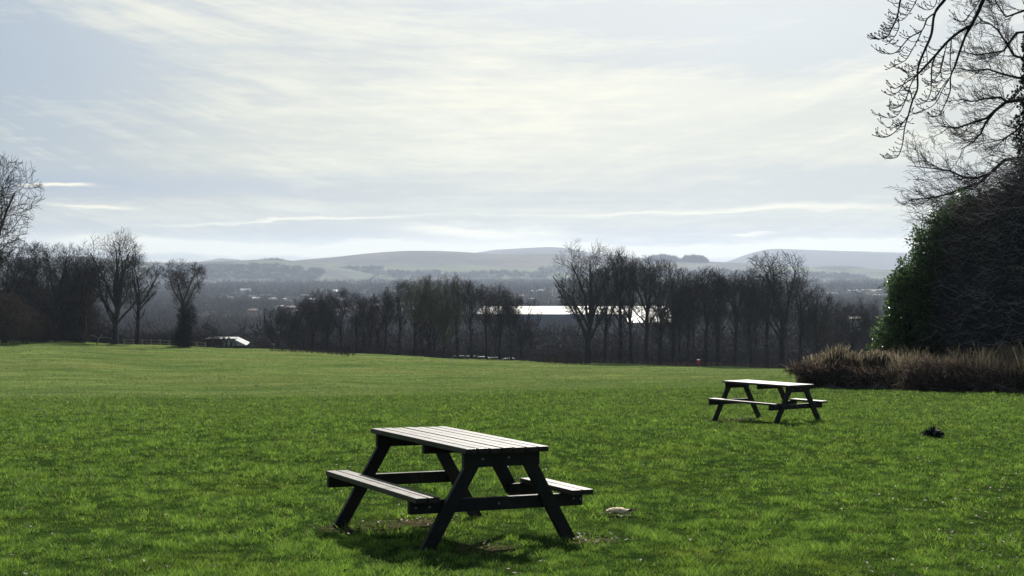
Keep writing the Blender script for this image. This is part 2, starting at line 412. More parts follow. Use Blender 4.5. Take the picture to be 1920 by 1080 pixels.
def tree_meshes(seed, H, cw, ch0, trunk_r, dens=1.0, fork=.42, rmin=.016, angs=(22, 50), lean=0.0):
    """a bare winter tree: H tall, crown half-width cw, crown from ch0*H"""
    rnd = random.Random(seed); tr = MB(); cr = MB()
    zc = H*(ch0+1)/2; hz = H*(1-ch0)/2*1.04
    def env(q):
        if q is None: return 0
        k = .82 if q.z < zc else 1.0
        return (q.x**2+q.y**2)/(cw*k)**2+((q.z-zc)/hz)**2
    P = dict(segs=[6, 5, 4, 3, 2], taper=[.45, .3, .35, .4, .5], wig=[.05, .12, .16, .2, .22], up=[.03, .09, .08, .07, .07],
             nb=[0, int(8*dens), 7, 7, 0], start=[.3, .22, .18, .15, .1], ang=[angs, (25, 55), (28, 60), (25, 60), (20, 60)],
             len=[0, H*.5, H*.25, H*.13, H*.075], rr=[.5, .5, .5, .6, .7], k=[7, 5, 3, 3, 3], rmin=rmin, env=env)
    # trunk
    hf = H*fork; n = 7; pts = []; rad = []
    lx, ly = rnd.uniform(-1, 1)*.03*H, rnd.uniform(-1, 1)*.03*H
    for i in range(n+1):
        f = i/n; pts.append(Vector((lx*f*f+rnd.uniform(-.04, .04)*trunk_r*4*(i > 0), ly*f*f, hf*f-.25*(i == 0))))
        rad.append(trunk_r*(1.35 if i == 0 else 1.08 if i == 1 else 1)*(1-.38*f))
    tr.tube(pts, rad, 9)
    # main limbs from trunk
    nl = int(9*dens)
    P['nb'][1] = 7; P['start'][1] = .25
    top = pts[-1]
    for j in range(nl):
        f = .45+.55*(j+.5)/nl; x = f*n; i = min(int(x), n-1); q = pts[i].lerp(pts[i+1], x-i)
        az = j*2.4+rnd.uniform(-.4, .4); tilt = math.radians(rnd.uniform(*angs))*(1.35-.8*(f-.45)/.55)
        nd = Vector((math.cos(az)*math.sin(tilt), math.sin(az)*math.sin(tilt), math.cos(tilt)))
        ll = (H-q.z)*.72
        for _ in range(10):
            if env(q+nd*ll) <= .92: break
            ll *= .88
        P['len'][1] = H*.5
        grow(cr, q, nd, ll, trunk_r*(.36+.16*f), 1, P, rnd)
    # measured size, so that every tree can be set to its true height and spread
    A_ = np.array(cr.v); real = (float(np.percentile(A_[:, 2], 99.9)), float(np.percentile(np.hypot(A_[:, 0], A_[:, 1]), 98)))
    return tr.mesh('trunk', True), cr.mesh('crown'), real
kinds = {}
def kind(key, *a, **k):
    if key not in kinds: kinds[key] = tree_meshes(*a, **k)
    return kinds[key]
SPEC = {  # key: (seed, H, cw, ch0, trunk_r)
 'fan':   ((21, 20, 6.2, .22, .50), dict(fork=.30, dens=1.35, angs=(12, 46))),
 'round': ((5, 17, 6.0, .36, .42), dict(fork=.42, dens=1.2, angs=(25, 62))),
 'tall':  ((8, 20, 4.2, .42, .38), dict(fork=.55, dens=1.15, angs=(18, 45))),
 'tallb': ((14, 19, 4.6, .44, .36), dict(fork=.5, dens=1.1, angs=(18, 50))),
 'slim':  ((33, 16, 2.8, .46, .24), dict(fork=.6, dens=.95, angs=(18, 45))),
 'slimb': ((47, 16, 3.2, .46, .26), dict(fork=.5, dens=1.0, angs=(15, 45))),
 'wide':  ((52, 14, 6.2, .22, .40), dict(fork=.34, dens=1.2, angs=(30, 68))),
 'small': ((61, 9, 4.0, .28, .22), dict(fork=.38, dens=.9, angs=(20, 60))),
}
def tree(px, D, H, cwm, key, label, group=None, olive=False, cat='tree', rz=None, base=None):
    a, k = SPEC[key]; tm, cm, real = kind(key, *a, **k)
    loc = onground(px, D) if base is None else base
    o = empty('bare_tree', loc, random.uniform(0, 6.28) if rz is None else rz)
    t = obj('trunk', tm, M['bark'], o)
    if olive:
        if key+'_o' not in kinds:
            c2 = cm.copy(); c2.materials.clear(); c2.materials.append(M['twig_olive']); kinds[key+'_o'] = c2
        c = obj('crown', kinds[key+'_o'], None, o)
    else: c = obj('crown', cm, M['twig'], o)
    s = H/real[0]; sx = cwm/real[1]
    o.scale = (sx, sx, s)
    tag(o, label, cat, group); return o
def toprow(px, D, row):  # height needed for a top at this row
    return CZ-(row-VH)/F*D-G(u_of(px)*D, D)

LT = [ # px, D, toprow, crown half px, kind, label
 (-48, 168, 282, 112, 'round', 'huge bare tree at the left edge whose crown reaches highest there'),
 (8, 222, 455, 62, 'wide', 'dark wide bare tree below the huge crown at the left edge'),
 (62, 232, 452, 62, 'tallb', 'bare tree with thick twigs just right of the huge crown at the left edge'),
 (106, 236, 455, 54, 'round', 'round topped bare tree between the dark left mass and the tall fan-shaped tree'),
 (158, 240, 474, 44, 'tall', 'slender bare tree just left of the tall fan-shaped tree'),
 (215, 238, 430, 66, 'fan', 'tall bare tree with an open fan-shaped crown against the sky'),
 (257, 242, 474, 50, 'tallb', 'bare tree with leaning limbs just right of the tall fan-shaped tree'),
 (345, 228, 484, 42, 'slimb', 'lone bare tree with an ivy covered foot left of the white shelter'),
]
left_objs = []
for (px, D, tr_, cw, k, lb) in LT:
    left_objs.append(tree(px, D, toprow(px, D, tr_), cw/F*D, k, lb, 'bare trees along the left edge of the meadow'))
CT = [(522,262,572,26,'small'),(548,258,562,30,'wide'),(588,262,555,26,'slimb'),(612,256,542,34,'round'),(640,262,538,28,'tallb'),(668,257,548,24,'slim'),(694,262,556,22,'slimb'),
 (722,255,542,28,'tall'),(748,260,524,30,'tallb'),(778,254,518,32,'tall'),(806,258,514,30,'tallb'),(832,252,511,34,'fan'),(858,258,515,32,'tall'),(884,252,524,30,'tallb'),
 (912,256,532,26,'slim'),(936,250,530,28,'tall'),(958,254,545,22,'slimb'),(976,246,556,36,'wide')]
for i, (px, D, tr_, cw, k) in enumerate(CT):
    lb = f'{ORD[i]} bare tree from the left end of the middle clump'
    if i == len(CT)-1: lb = 'low wide bare tree with a forked trunk at the right end of the middle clump'
    if i == 11: lb = 'olive tinted fan-shaped tree that stands highest in the middle clump'
    tree(px, D, toprow(px, D, tr_), cw/F*D*1.08, k, lb, 'bare trees of the middle clump', olive=(i in (9, 10, 11, 12)))
RT = [(1102,240,452,60,'fan'),(1135,250,500,40,'tallb'),(1164,246,462,38,'tall'),(1184,243,487,38,'tallb'),(1212,247,478,42,'tall'),(1238,242,484,40,'tallb'),(1262,246,500,36,'round'),(1290,250,520,30,'slim'),
 (1322,244,498,40,'tall'),(1346,247,500,38,'tallb'),(1378,243,505,36,'tall'),(1408,246,506,38,'tallb'),(1438,250,516,32,'slim'),(1466,241,470,62,'round'),(1500,247,516,42,'tallb'),(1532,244,538,40,'wide'),
 (1566,256,560,36,'wide'),(1600,262,566,34,'round'),(1634,258,556,34,'wide')]
spec_l = {0: 'tall broad bare tree with a thick trunk at the left end of the right clump', 2: 'bare tree with a narrow crown tip just right of the tall broad tree',
 13: 'bare tree with a high round crown against the hills in the right clump'}
for i, (px, D, tr_, cw, k) in enumerate(RT):
    lb = spec_l.get(i, f'{ORD[i]} bare tree from the left end of the clump left of the holly bush')
    tree(px, D, toprow(px, D, tr_), cw/F*D*1.12, k, lb, 'bare trees of the right clump')
# slimmer trees standing behind the front row
rb = random.Random(5)
for i in range(18):
    c_ = i % 2
    px = rb.uniform(560, 950) if c_ else rb.uniform(1150, 1560)
    D = rb.uniform(266, 292); tr_ = rb.uniform(545, 590) if c_ else rb.uniform(515, 570)
    tree(px, D, toprow(px, D, tr_), rb.uniform(2.4, 3.6), rb.choice(['slim', 'slimb', 'tallb']),
         'slim bare tree standing behind the front row of the %s clump' % ('middle' if c_ else 'right'), 'slim trees behind the %s clump' % ('middle' if c_ else 'right'))
for i in range(7):
    px = rb.uniform(0, 150); D = rb.uniform(244, 270)
    tree(px, D, toprow(px, D, rb.uniform(480, 540)), rb.uniform(3, 4.5), rb.choice(['round', 'tallb', 'wide']),
         'dark bare tree deep in the wood behind the left edge trees', 'dark trees deep in the left wood')

# ------------------------------------------------------------------ sliver clouds: scrub, thickets, woods (uncountable masses)
def slivers(centers, radii, n_each, length, width, zsq=1.0, horiz=.5, bottom=True, seed=1, bias=.5):
    """many thin faces spread through ellipsoids; centers (m,3), radii (m,3)"""
    r = np.random.default_rng(seed); m = len(centers); n = m*n_each
    c = np.repeat(centers, n_each, 0); R = np.repeat(radii, n_each, 0)
    d = r.normal(size=(n, 3)); d /= np.linalg.norm(d, axis=1)[:, None]
    rad = r.random(n)**bias
    p = c+d*R*rad[:, None]
    t = r.normal(size=(n, 3)); t[:, 2] *= (1-horiz)*2; t += d*.6; t /= np.linalg.norm(t, axis=1)[:, None]
    s = np.cross(t, r.normal(size=(n, 3))); s /= np.linalg.norm(s, axis=1)[:, None]
    L = np.asarray(length)*(.5+r.random(n)); W = np.asarray(width)*(.6+.8*r.random(n))
    A = p-s*W[:, None]/2; B = p+s*W[:, None]/2; C = p+t*L[:, None]
    V = np.stack([A, B, C], 1).reshape(-1, 3)
    return V, n
def mass(name, V, vals, mat, label, cat, kind='stuff'):
    return tag(obj(name, np_mesh(name, V, 3, np.arange(len(V)), mat, {'v': vals}), None), label, cat, kind=kind)
# understorey just behind the meadow's edge: dark scrub between and behind the trunks
r = np.random.default_rng(4)
def wood_band(name, pxr, Dr, n, hr, wr, n_each, length, width, mat, label, cat, seed, hfun=None, vm=.5, vs=.25, gate=None):
    r = np.random.default_rng(seed)
    D = r.uniform(Dr[0], Dr[1], n) if Dr[1]/Dr[0] < 1.8 else np.exp(r.uniform(np.log(Dr[0]), np.log(Dr[1]), n))
    px = r.uniform(pxr[0], pxr[1], n); x = u_of(px)*D
    if gate is not None:
        kk = gate(px, D, x); px, D, x = px[kk], D[kk], x[kk]; n = len(px)
    z = gz(x, D)
    h = r.uniform(hr[0], hr[1], n)
    if hfun is not None: h = h*hfun(px, D)
    w = r.uniform(wr[0], wr[1], n)
    C = np.stack([x, D, z+h*.52], 1); R = np.stack([w, w, h*.5], 1)
    V, nn = slivers(C, R, n_each, length, width, seed=seed+1, horiz=.35)
    tv = np.repeat(np.clip(r.normal(vm, vs, n), 0, 1), n_each); tv = np.clip(tv+r.normal(0, .12, nn), 0, 1)
    return mass(name, V, np.repeat(tv, 3), mat, label, cat)
wood_band('undergrowth', (495, 1010), (252, 300), 130, (1.5, 4.2), (2.0, 3.4), 220, 1.3, .06, M['under'], 'dark bare undergrowth between the trunks of the middle clump', 'undergrowth', 21)
wood_band('undergrowth', (1030, 1660), (250, 300), 150, (1.5, 4.2), (2.0, 3.4), 220, 1.3, .06, M['under'], 'dark bare undergrowth between the trunks of the right clump', 'undergrowth', 22)
wood_band('undergrowth', (-150, 180), (238, 280), 190, (5, 12), (2.4, 3.6), 300, 1.3, .07, M['under'], 'dark bare undergrowth filling the wood at the left edge', 'undergrowth', 23)
wood_band('undergrowth', (150, 400), (250, 300), 110, (2.5, 6), (2, 3), 250, 1.2, .07, M['under'], 'low dark scrub behind the fan-shaped tree and the fence', 'undergrowth', 27)
# woods down the valley and across it
wood_band('woodland', (-300, 2250), (330, 1250), 4200, (7, 13), (4, 8), 100, 3.0, .32, M['wood_far'], 'bare brown woodland on the near valley floor', 'woodland', 24, vm=.35)
g_town = lambda px, D, x: (n1(x*.006, D*.0032)+.35*n2(x*.02, D*.01)) < np.interp(px, [300, 380, 760, 820, 950, 1060, 1150, 1530, 1560, 1720], [1.2, .74, .74, 1, .72, .72, 1.2, 1.2, .7, .7])
g_belt = lambda px, D, x: (n2(x*.0016, D*.0075)+.25*n1(x*.006, D*.02)) < .62
wood_band('woodland', (-300, 2250), (900, 2400), 4200, (6, 12), (7, 14), 60, 6, .9, M['wood_far'], 'bare woodland spread through the far town', 'woodland', 25, vm=.4, vs=.3, gate=g_town)
def strip(px, D): return 1.0
wood_band('woodland', (-300, 2250), (2500, 5200), 4200, (6, 14), (16, 40), 46, 11, 2.0, M['wood_far'], 'far woodland belts at the foot of the hills', 'woodland', 26, vm=.3, vs=.3, gate=g_belt)

# brown shrubs at the left end of the meadow
for i, (px, D, h, w) in enumerate(((12, 214, 7.5, 3.4), (45, 220, 5.6, 2.6), (78, 226, 4.2, 2.0))):
    b = onground(px, D); C = np.array([[b.x, b.y, b.z+h*.5]]); R = np.array([[w, w*.8, h*.5]])
    V, nn = slivers(C, R, 4200, 1.0, .045, horiz=.3, seed=60+i, bias=.45)
    vv = np.clip(np.random.default_rng(i).normal(.55, .25, nn), 0, 1)
    o = mass('shrub', V, np.repeat(vv, 3), M['scrub'], ['big reddish brown shrub at the left edge of the meadow', 'middle sized brown shrub right of the big reddish shrub', 'smallest brown shrub at the right end of the left shrubs'][i], 'shrub', kind='thing')
# ivy-covered foot of the lone tree
def part_mass(name, V, vals, mat, parent):
    me = np_mesh(name, V, 3, np.arange(len(V)), mat, {'v': vals}); o = obj(name, me, None); o.parent = parent
    o.matrix_parent_inverse = parent.matrix_basis.inverted() if False else Matrix.LocRotScale(parent.location, parent.rotation_euler, parent.scale).inverted()
    return o
lone = left_objs[7]; b = lone.location
V, nn = slivers(np.array([[b.x, b.y, b.z+2.0], [b.x-.2, b.y, b.z+1.2], [b.x+.5, b.y, b.z+4.5]]), np.array([[1.0, 1.0, 2.9], [1.9, 1.5, 1.6], [1.6, 1.2, 2.6]]), 2600, .5, .07, horiz=.3, seed=71)
part_mass('ivy', V, np.repeat(np.random.default_rng(3).random(nn), 3), M['under'], lone)
# small green shrub and dead bough by the left trees
b = onground(146, 236); V, nn = slivers(np.array([[b.x, b.y, b.z+.9]]), np.array([[1.7, 1.2, 1.1]]), 1800, .5, .07, seed=72)
mass('shrub', V, np.repeat(np.random.default_rng(4).random(nn), 3), M['wood_far'], 'little pale green bush at the foot of the left trees', 'shrub', 'thing')
M['dead_wood'] = simple('bleached_wood', (.16, .14, .12), (.28, .25, .21), rough=.8)
b = onground(181, 232); mb = MB()
mb.tube([b, b+Vector((.3, 0, .9)), b+Vector((.9, .1, 1.7))], [.12, .1, .05], 6)
mb.tube([b+Vector((.3, 0, .9)), b+Vector((-.4, 0, 1.4)), b+Vector((-1.0, 0, 1.5))], [.09, .07, .04], 5)
mb.tube([b+Vector((.5, 0, 1.1)), b+Vector((1.3, 0, 1.2)), b+Vector((2.4, 0, 1.0))], [.08, .06, .03], 5)
tag(mb.build('dead_bough', M['dead_wood']), 'pale forked dead bough lying before the fan-shaped tree', 'dead branch')

# ------------------------------------------------------------------ the thicket on the right
# evergreen bush, leaf by leaf
def leaves(pts, nrm, size, seed, asp=.42, updroop=0):
    r = np.random.default_rng(seed); n = len(pts)
    t = nrm*.7+r.normal(size=(n, 3))*.6; t[:, 2] += updroop; t /= np.linalg.norm(t, axis=1)[:, None]
    s = np.cross(t, r.normal(size=(n, 3))); s /= np.linalg.norm(s, axis=1)[:, None]
    L = size*(.6+.8*r.random(n)); W = L*asp
    A = pts; C = pts+t*L[:, None]; m = pts+t*(L*.45)[:, None]
    return np.stack([A, m-s*W[:, None]/2, C, m+s*W[:, None]/2], 1).reshape(-1, 3), n
def ellip(cs, n, seed, shell=.45):
    r = np.random.default_rng(seed); cs = np.array(cs, float); k = r.integers(0, len(cs), n)
    wgt = cs[:, 3]*cs[:, 5]; k = r.choice(len(cs), n, p=wgt/wgt.sum())
    d = r.normal(size=(n, 3)); d /= np.linalg.norm(d, axis=1)[:, None]
    rad = (shell+(1-shell)*r.random(n)**.6)*(.9+.22*r.random(n))
    rad = rad*(.80+.40*n1(d[:, 0]*2.4+k*7.3, d[:, 2]*2.4+d[:, 1]*1.6))
    return cs[k, :3]+d*cs[k, 3:6]*rad[:, None], d
DB = 47.5; pm = F/DB
def blob(px, row, D, rx, rz, ry=None, back=3.5): D += back; q = at(px, row, D); return (q.x, q.y, q.z, rx/F*D, (ry or rx)/F*D, rz/F*D)
bush = [blob(1672, 640, 52.5, 30, 52), blob(1702, 600, 52.9, 42, 62), blob(1690, 540, 53.1, 26, 38), blob(1728, 540, 53.5, 44, 60), blob(1750, 480, 53.9, 42, 56), blob(1780, 430, 54.5, 38, 44),
        blob(1735, 620, 53.3, 50, 60), blob(1790, 500, 54.3, 50, 70), blob(1815, 420, 53.5, 45, 50)]
pts, nr = ellip(bush, 36000, 81)
# clumpiness: pull leaves to a few hundred shoot tips
r = np.random.default_rng(82); tips = pts[r.choice(len(pts), 900)]; tips = tips+(tips-np.array([[a[0], a[1], a[2]] for a in bush]).mean(0))*r.uniform(-.05, .16, (900, 1)); near = r.integers(0, 900, len(pts))
k = r.random(len(pts)) < .6; pts = np.where(k[:, None], tips[near]+r.normal(0, .085, (len(pts), 3)), pts)
V, n = leaves(pts, nr, .145, 83, updroop=.25)
vv = np.clip(r.normal(.45, .25, n), 0, 1)
root = empty('evergreen_bush', onground(1715, 56.5))
def loc_part(name, V, k, vv, mat, parent):
    me = np_mesh(name, V-np.array(parent.location), k, np.arange(len(V)), mat, {'v': np.repeat(vv, k)}); return obj(name, me, None, parent)
loc_part('foliage', V, 4, vv, M['evergreen'], root)
mb = MB(); rb = random.Random(8)
for i in range(26):
    b0 = Vector((rb.uniform(-.5, .7), rb.uniform(-.4, .4), -.1)); c = random.Random(i).choice(bush); e = Vector(c[:3])-root.location+Vector((rb.uniform(-.5, .5), rb.uniform(-.4, .4), rb.uniform(0, .8)))
    m_ = b0.lerp(e, .5)+Vector((rb.uniform(-.2, .2), 0, -.2)); mb.tube([b0, m_, e], [.05, .035, .012], 5)
mb.build('stem', M['near_bark'], root)
tag(root, 'glossy dark green evergreen bush sloping up beside the dead brown stalks', 'bush')

# mass of dead drooping twigs to the right of the bush
def curves(n, cs, seed, length, width, drop=.25, xdir=-1.0, seg=3, shell=.2, vbias=.0):
    """curved thin ribbons (twigs): returns V quads, vals"""
    r = np.random.default_rng(seed); p, d = ellip(cs, n, seed+1, shell)
    t = r.normal(size=(n, 3))*np.array([.35, .5, .38])+np.array([xdir, -.25, 0]); flip = r.random(n) < .28; t[flip, 0] *= -1
    t /= np.linalg.norm(t, axis=1)[:, None]
    L = length*(.4+1.1*r.random(n)); W = width*(.6+.8*r.random(n)); cv = r.normal(drop, .35, n)
    s = np.cross(t, np.array([0, -1, .0])[None, :]+r.normal(size=(n, 3))*.25); s /= np.linalg.norm(s, axis=1)[:, None]
    quads = []
    P = [p+t*(L*f)[:, None]+np.stack([0*L, 0*L, (-cv*f*(1-f)*2.2*L if True else 0)], 1) for f in np.linspace(0, 1, seg+1)]
    Ws = [W*(1-.7*f) for f in np.linspace(0, 1, seg+1)]
    for i in range(seg):
        quads.append(np.stack([P[i]-s*Ws[i][:, None]/2, P[i]+s*Ws[i][:, None]/2, P[i+1]+s*Ws[i+1][:, None]/2, P[i+1]-s*Ws[i+1][:, None]/2], 1))
    V = np.stack(quads, 1).reshape(-1, 3)
    vals = np.clip(r.beta(1.3, 2.6, n)+vbias, 0, 1)
    return V, np.repeat(vals, seg*4)
th = [blob(1800, 560, 53.5, 60, 110), blob(1850, 520, 53.0, 80, 140), blob(1900, 480, 52.0, 90, 150), blob(1960, 480, 51.0, 110, 190), blob(1840, 620, 52.5, 80, 80), blob(1900, 600, 51.0, 100, 110),
      blob(2060, 500, 51.0, 120, 210), blob(2180, 540, 51.0, 120, 180)]
V1, v1 = curves(46000, th, 91, .42, .017, shell=.15)
V2, v2 = curves(24000, th, 95, .75, .026, shell=.80, vbias=.30)
top = [a for a in th]+[blob(1745, 430, 54, 40, 50), blob(1775, 400, 54.5, 45, 50), blob(1830, 400, 54, 60, 60), blob(1890, 370, 53, 70, 60)]
V3, v3 = curves(7000, [(a[0], a[1], a[2], a[3]*1.16, a[4], a[5]*1.14) for a in top], 99, .7, .016, drop=-.15, shell=.9, vbias=.05)
V = np.concatenate([V1, V2, V3]); vv = np.concatenate([v1, v2, v3])
tag(obj('twig_thicket', np_mesh('twig_thicket', V, 4, np.arange(len(V)), M['dead_twig'], {'v': vv}), None), 'tall thicket of grey drooping dead twigs behind the brambles', 'thicket', kind='thing')
# dark interior of the thicket, put in as a fill of near-black ivy leaves
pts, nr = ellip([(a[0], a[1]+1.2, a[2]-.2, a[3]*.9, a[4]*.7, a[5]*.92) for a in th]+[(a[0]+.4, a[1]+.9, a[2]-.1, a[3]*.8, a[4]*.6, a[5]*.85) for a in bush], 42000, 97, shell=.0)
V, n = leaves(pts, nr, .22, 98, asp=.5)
tag(obj('dark_ivy_fill', np_mesh('dark_ivy_fill', V, 4, np.arange(len(V)), M['ivy'], {'v': np.repeat(np.random.default_rng(9).random(n), 4)}), None), 'dark ivy leaves put in as the dark interior of the twig thicket', 'ivy', kind='stuff')

# dead stalks and brambles along the foot of the thicket
def stalk_field(name, pxr, Dr, n, hr, wid, mat, label, cat, seed, lean=(-.12, .24), topfun=None, vb=0.0, heads=False):
    r = np.random.default_rng(seed); px = r.uniform(*pxr, n); D = r.uniform(*Dr, n)+np.where(px < 1960, (px-1500)*-.019, -8.7)
    x = u_of(px)*D; z = gz(x, D); h = r.uniform(*hr, n)*(.45+.75*n1(x*1.1, D*.9)+.35*n2(x*3, D*3))
    if topfun is not None: h = h*topfun(px)
    dx = h*(r.normal(lean[0], lean[1], n)); dy = h*r.normal(0, .12, n); w = wid*(.6+.8*r.random(n)); hv = .8*h
    P = [np.stack([x, D, z-.05], 1), np.stack([x+dx*.3, D+dy*.3, z+h*.55], 1), np.stack([x+dx, D+dy, z+h], 1)]
    W = [w, w*.8, w*(1.7 if heads else .3)]
    S_ = np.stack([np.ones(n), r.normal(0, .3, n), r.normal(0, .15, n)], 1); qs = []
    for i in range(2): qs.append(np.stack([P[i]-S_*W[i][:, None]/2, P[i]+S_*W[i][:, None]/2, P[i+1]+S_*W[i+1][:, None]/2, P[i+1]-S_*W[i+1][:, None]/2], 1))
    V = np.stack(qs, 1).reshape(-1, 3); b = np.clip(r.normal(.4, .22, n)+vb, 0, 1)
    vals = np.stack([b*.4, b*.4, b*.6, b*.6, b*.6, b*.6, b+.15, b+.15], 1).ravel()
    return tag(obj(name, np_mesh(name, V, 4, np.arange(len(V)), mat, {'v': np.clip(vals, 0, 1)}), None), label, cat, kind='stuff')
tf = lambda px: np.interp(px, [1490, 1520, 1560, 1690, 1750, 1950, 2300], [.45, .72, .84, .82, .72, .72, .9])
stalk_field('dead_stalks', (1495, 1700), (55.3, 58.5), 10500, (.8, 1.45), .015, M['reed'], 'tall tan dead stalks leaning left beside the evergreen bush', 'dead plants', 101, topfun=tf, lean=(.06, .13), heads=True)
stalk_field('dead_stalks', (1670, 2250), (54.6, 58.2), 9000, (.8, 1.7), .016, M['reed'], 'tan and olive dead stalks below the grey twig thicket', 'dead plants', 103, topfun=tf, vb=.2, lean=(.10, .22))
def bramble(name, cs, n, seed, label):
    V, v = curves(n, cs, seed, .20, .018, drop=-.15, shell=.1, xdir=-.25); V2, v2 = curves(n//5, cs, seed+7, .32, .02, drop=.1, shell=.75, vbias=.3, xdir=-.3)
    V = np.concatenate([V, V2]); v = np.concatenate([v, v2])
    return tag(obj(name, np_mesh(name, V, 4, np.arange(len(V)), M['bramble'], {'v': v}), None), label, 'brambles', kind='stuff')
bramble('brambles', [blob(px, 692+(px-1500)*.07, 55.2-(px-1500)*.019, 26+(px*7)%17, 11+(px*13)%12, back=0) for px in range(1512, 1740, 24)], 12000, 110, 'low dark red brambles at the foot of the tan dead stalks')
bramble('brambles', [blob(px, 704+(px-1700)*.07, 50.4-(px-1700)*.014, 40, 32, back=0) for px in range(1730, 2200, 34)], 26000, 120, 'russet brambles spilling onto the grass below the twig thicket')
M['stick'] = simple('grey_stick', (.07, .06, .055), (.16, .14, .12), scale=2, rough=.8)
# cut branches lying along the brambles
mb = MB(); rb = random.Random(12)
for i in range(110):
    px = rb.uniform(1540, 1930); D = 54.6-(px-1500)*.019+rb.uniform(-.7, .5); b = onground(px, D)+Vector((0, 0, .05)); a = rb.choice((0, PI))+rb.uniform(-.6, .6); L = rb.uniform(.2, .9)
    p1 = b+Vector((math.cos(a)*L*.5, math.sin(a)*L*.5, rb.uniform(.05, .3))); p2 = p1+Vector((math.cos(a+.3)*L*.5, math.sin(a)*L*.4, rb.uniform(-.1, .15)))
    mb.tube([b, p1, p2], [.014, .010, .005], 4)
tag(mb.build('fallen_sticks', M['stick']), 'tangle of grey fallen sticks along the foot of the brambles', 'sticks', kind='stuff')

# ------------------------------------------------------------------ tree with the ivy clad trunk at the right edge
def poly(pts_px, D, dd=0.0):
    out = []; n = len(pts_px)
    for i, (x, y) in enumerate(pts_px): out.append(at(x, y, D+dd*i/(n-1)))
    return out
TD = 60.0; KS = TD/41
root = empty('ivy_clad_tree', onground(1952, TD))
O_ = Vector(root.location)
tr = MB(); tp = poly([(1952, 760), (1950, 600), (1946, 450), (1940, 330), (1936, 230), (1938, 120), (1930, 0), (1934, -120), (1930, -260)], TD)
tp[0] = root.location+Vector((0, 0, -.2))
tr.tube([p-O_ for p in tp], [KS*a for a in (.42, .33, .29, .26, .23, .2, .17, .12, .07)], 10); tr.build('trunk', M['bark'], root, smooth=True)
cr = MB(); rb = random.Random(44)
PX = lambda n: n/F*TD
def twiggen(mb, q, d, L, r_, lvl, rnd, curl, k=3, pull=Vector((-.12, 0, .10))):
    n = 5 if lvl == 0 else 4; pts = [q]; rad = [r_]; p = q.copy()
    for i in range(n):
        d = (d+pull*curl+Vector((rnd.gauss(0, .10), rnd.gauss(0, .10), rnd.gauss(0, .10)))).normalized()
        p = p+d*(L/n); pts.append(p.copy()); rad.append(r_*(1-.75*(i+1)/n))
    mb.tube(pts, [max(a, PX(.30)) for a in rad], k)
    if lvl < 2:
        m = 6 if lvl == 0 else 4
        for j in range(m):
            f = .2+.78*(j+rnd.random()*.8)/m; x = f*n; i = min(int(x), n-1); qq = pts[i].lerp(pts[i+1], x-i); dd = (pts[i+1]-pts[i]).normalized()
            a = rnd.choice((-1, 1))*rnd.uniform(.45, .95); nd = Matrix.Rotation(a, 3, Vector((0, 1, 0))) @ dd + Vector((0, rnd.gauss(0, .35), 0))
            twiggen(mb, qq, nd.normalized(), L*(.5 if lvl == 0 else .42)*rnd.uniform(.7, 1.2), rad[i]*.6, lvl+1, rnd, curl, 3, pull)
limbs = [
 [(1936, 120), (1920, 111), (1900, 105), (1884, 80), (1868, 56), (1852, 44), (1834, 38)],
 [(1938, 195), (1920, 186), (1884, 192), (1864, 208), (1848, 222), (1814, 233), (1790, 241), (1765, 236)],
 [(1900, 190), (1884, 190), (1875, 183), (1848, 185), (1820, 191), (1798, 186)],
 [(1864, 208), (1846, 232), (1838, 250), (1822, 268), (1800, 280)],
 [(1940, 300), (1920, 295), (1883, 300), (1854, 326), (1835, 343), (1806, 353), (1772, 365), (1743, 372), (1707, 374)],
 [(1854, 326), (1830, 334), (1805, 332), (1780, 320), (1750, 316), (1712, 312)],
 [(1942, 352), (1920, 348), (1897, 357), (1866, 368), (1844, 381), (1820, 396)],
 [(1897, 357), (1866, 368), (1835, 367), (1800, 384), (1770, 396), (1745, 420)],
 [(1932, 30), (1920, 20), (1884, 33), (1866, 6), (1850, -30)],
 [(1932, 60), (1905, 62), (1880, 96), (1858, 100), (1830, 104), (1800, 97)],
 [(1938, 230), (1915, 236), (1898, 250), (1878, 262), (1850, 268)],
 [(1936, 150), (1905, 146), (1880, 140), (1850, 130), (1822, 134), (1795, 128)],
 [(1932, -20), (1900, -30), (1870, -40), (1840, -30), (1810, -24)],
 [(1930, -90), (1890, -100), (1850, -90), (1810, -80)],
 [(1938, 160), (1970, 140), (2010, 130), (2050, 130)], [(1936, 60), (1970, 20), (2020, 0), (2070, 0)], [(1940, 280), (1980, 270), (2030, 280), (2080, 290)],
 [(1932, -60), (1960, -110), (1990, -150), (2030, -180)], [(1930, -200), (1920, -280), (1900, -340)]]
for li, l in enumerate(limbs):
    dd = rb.uniform(-1.6, 1.2) if li not in (2, 3, 5, 7) else 0
    P_ = [p-O_ for p in poly(l, TD, dd)]; n = len(P_); r0 = .062 if li in (1, 4, 6) else .04
    cr.tube(P_, [KS*r0*(1-.8*i/(n-1))+.006 for i in range(n)], 5)
    tot = sum((P_[i+1]-P_[i]).length for i in range(n-1)); m = int(tot*7/KS)+3
    for j in range(m):
        f = .12+.88*(j+rb.random())/m*.99; x = f*(n-1); i = min(int(x), n-2); q = P_[i].lerp(P_[i+1], x-i); d = (P_[i+1]-P_[i]).normalized()
        a = rb.choice((-1, 1))*rb.uniform(.3, 1.0); nd = Matrix.Rotation(a, 3, Vector((0, 1, 0))) @ d + Vector((0, rb.gauss(0, .4), 0))
        twiggen(cr, q, nd.normalized(), rb.uniform(.35, .95)*KS, .013*KS, 0, rb, 1.0)
cr.build('crown', M['near_bark'], root)
r = np.random.default_rng(130); n = 15000; row = r.uniform(-40, 800, n)
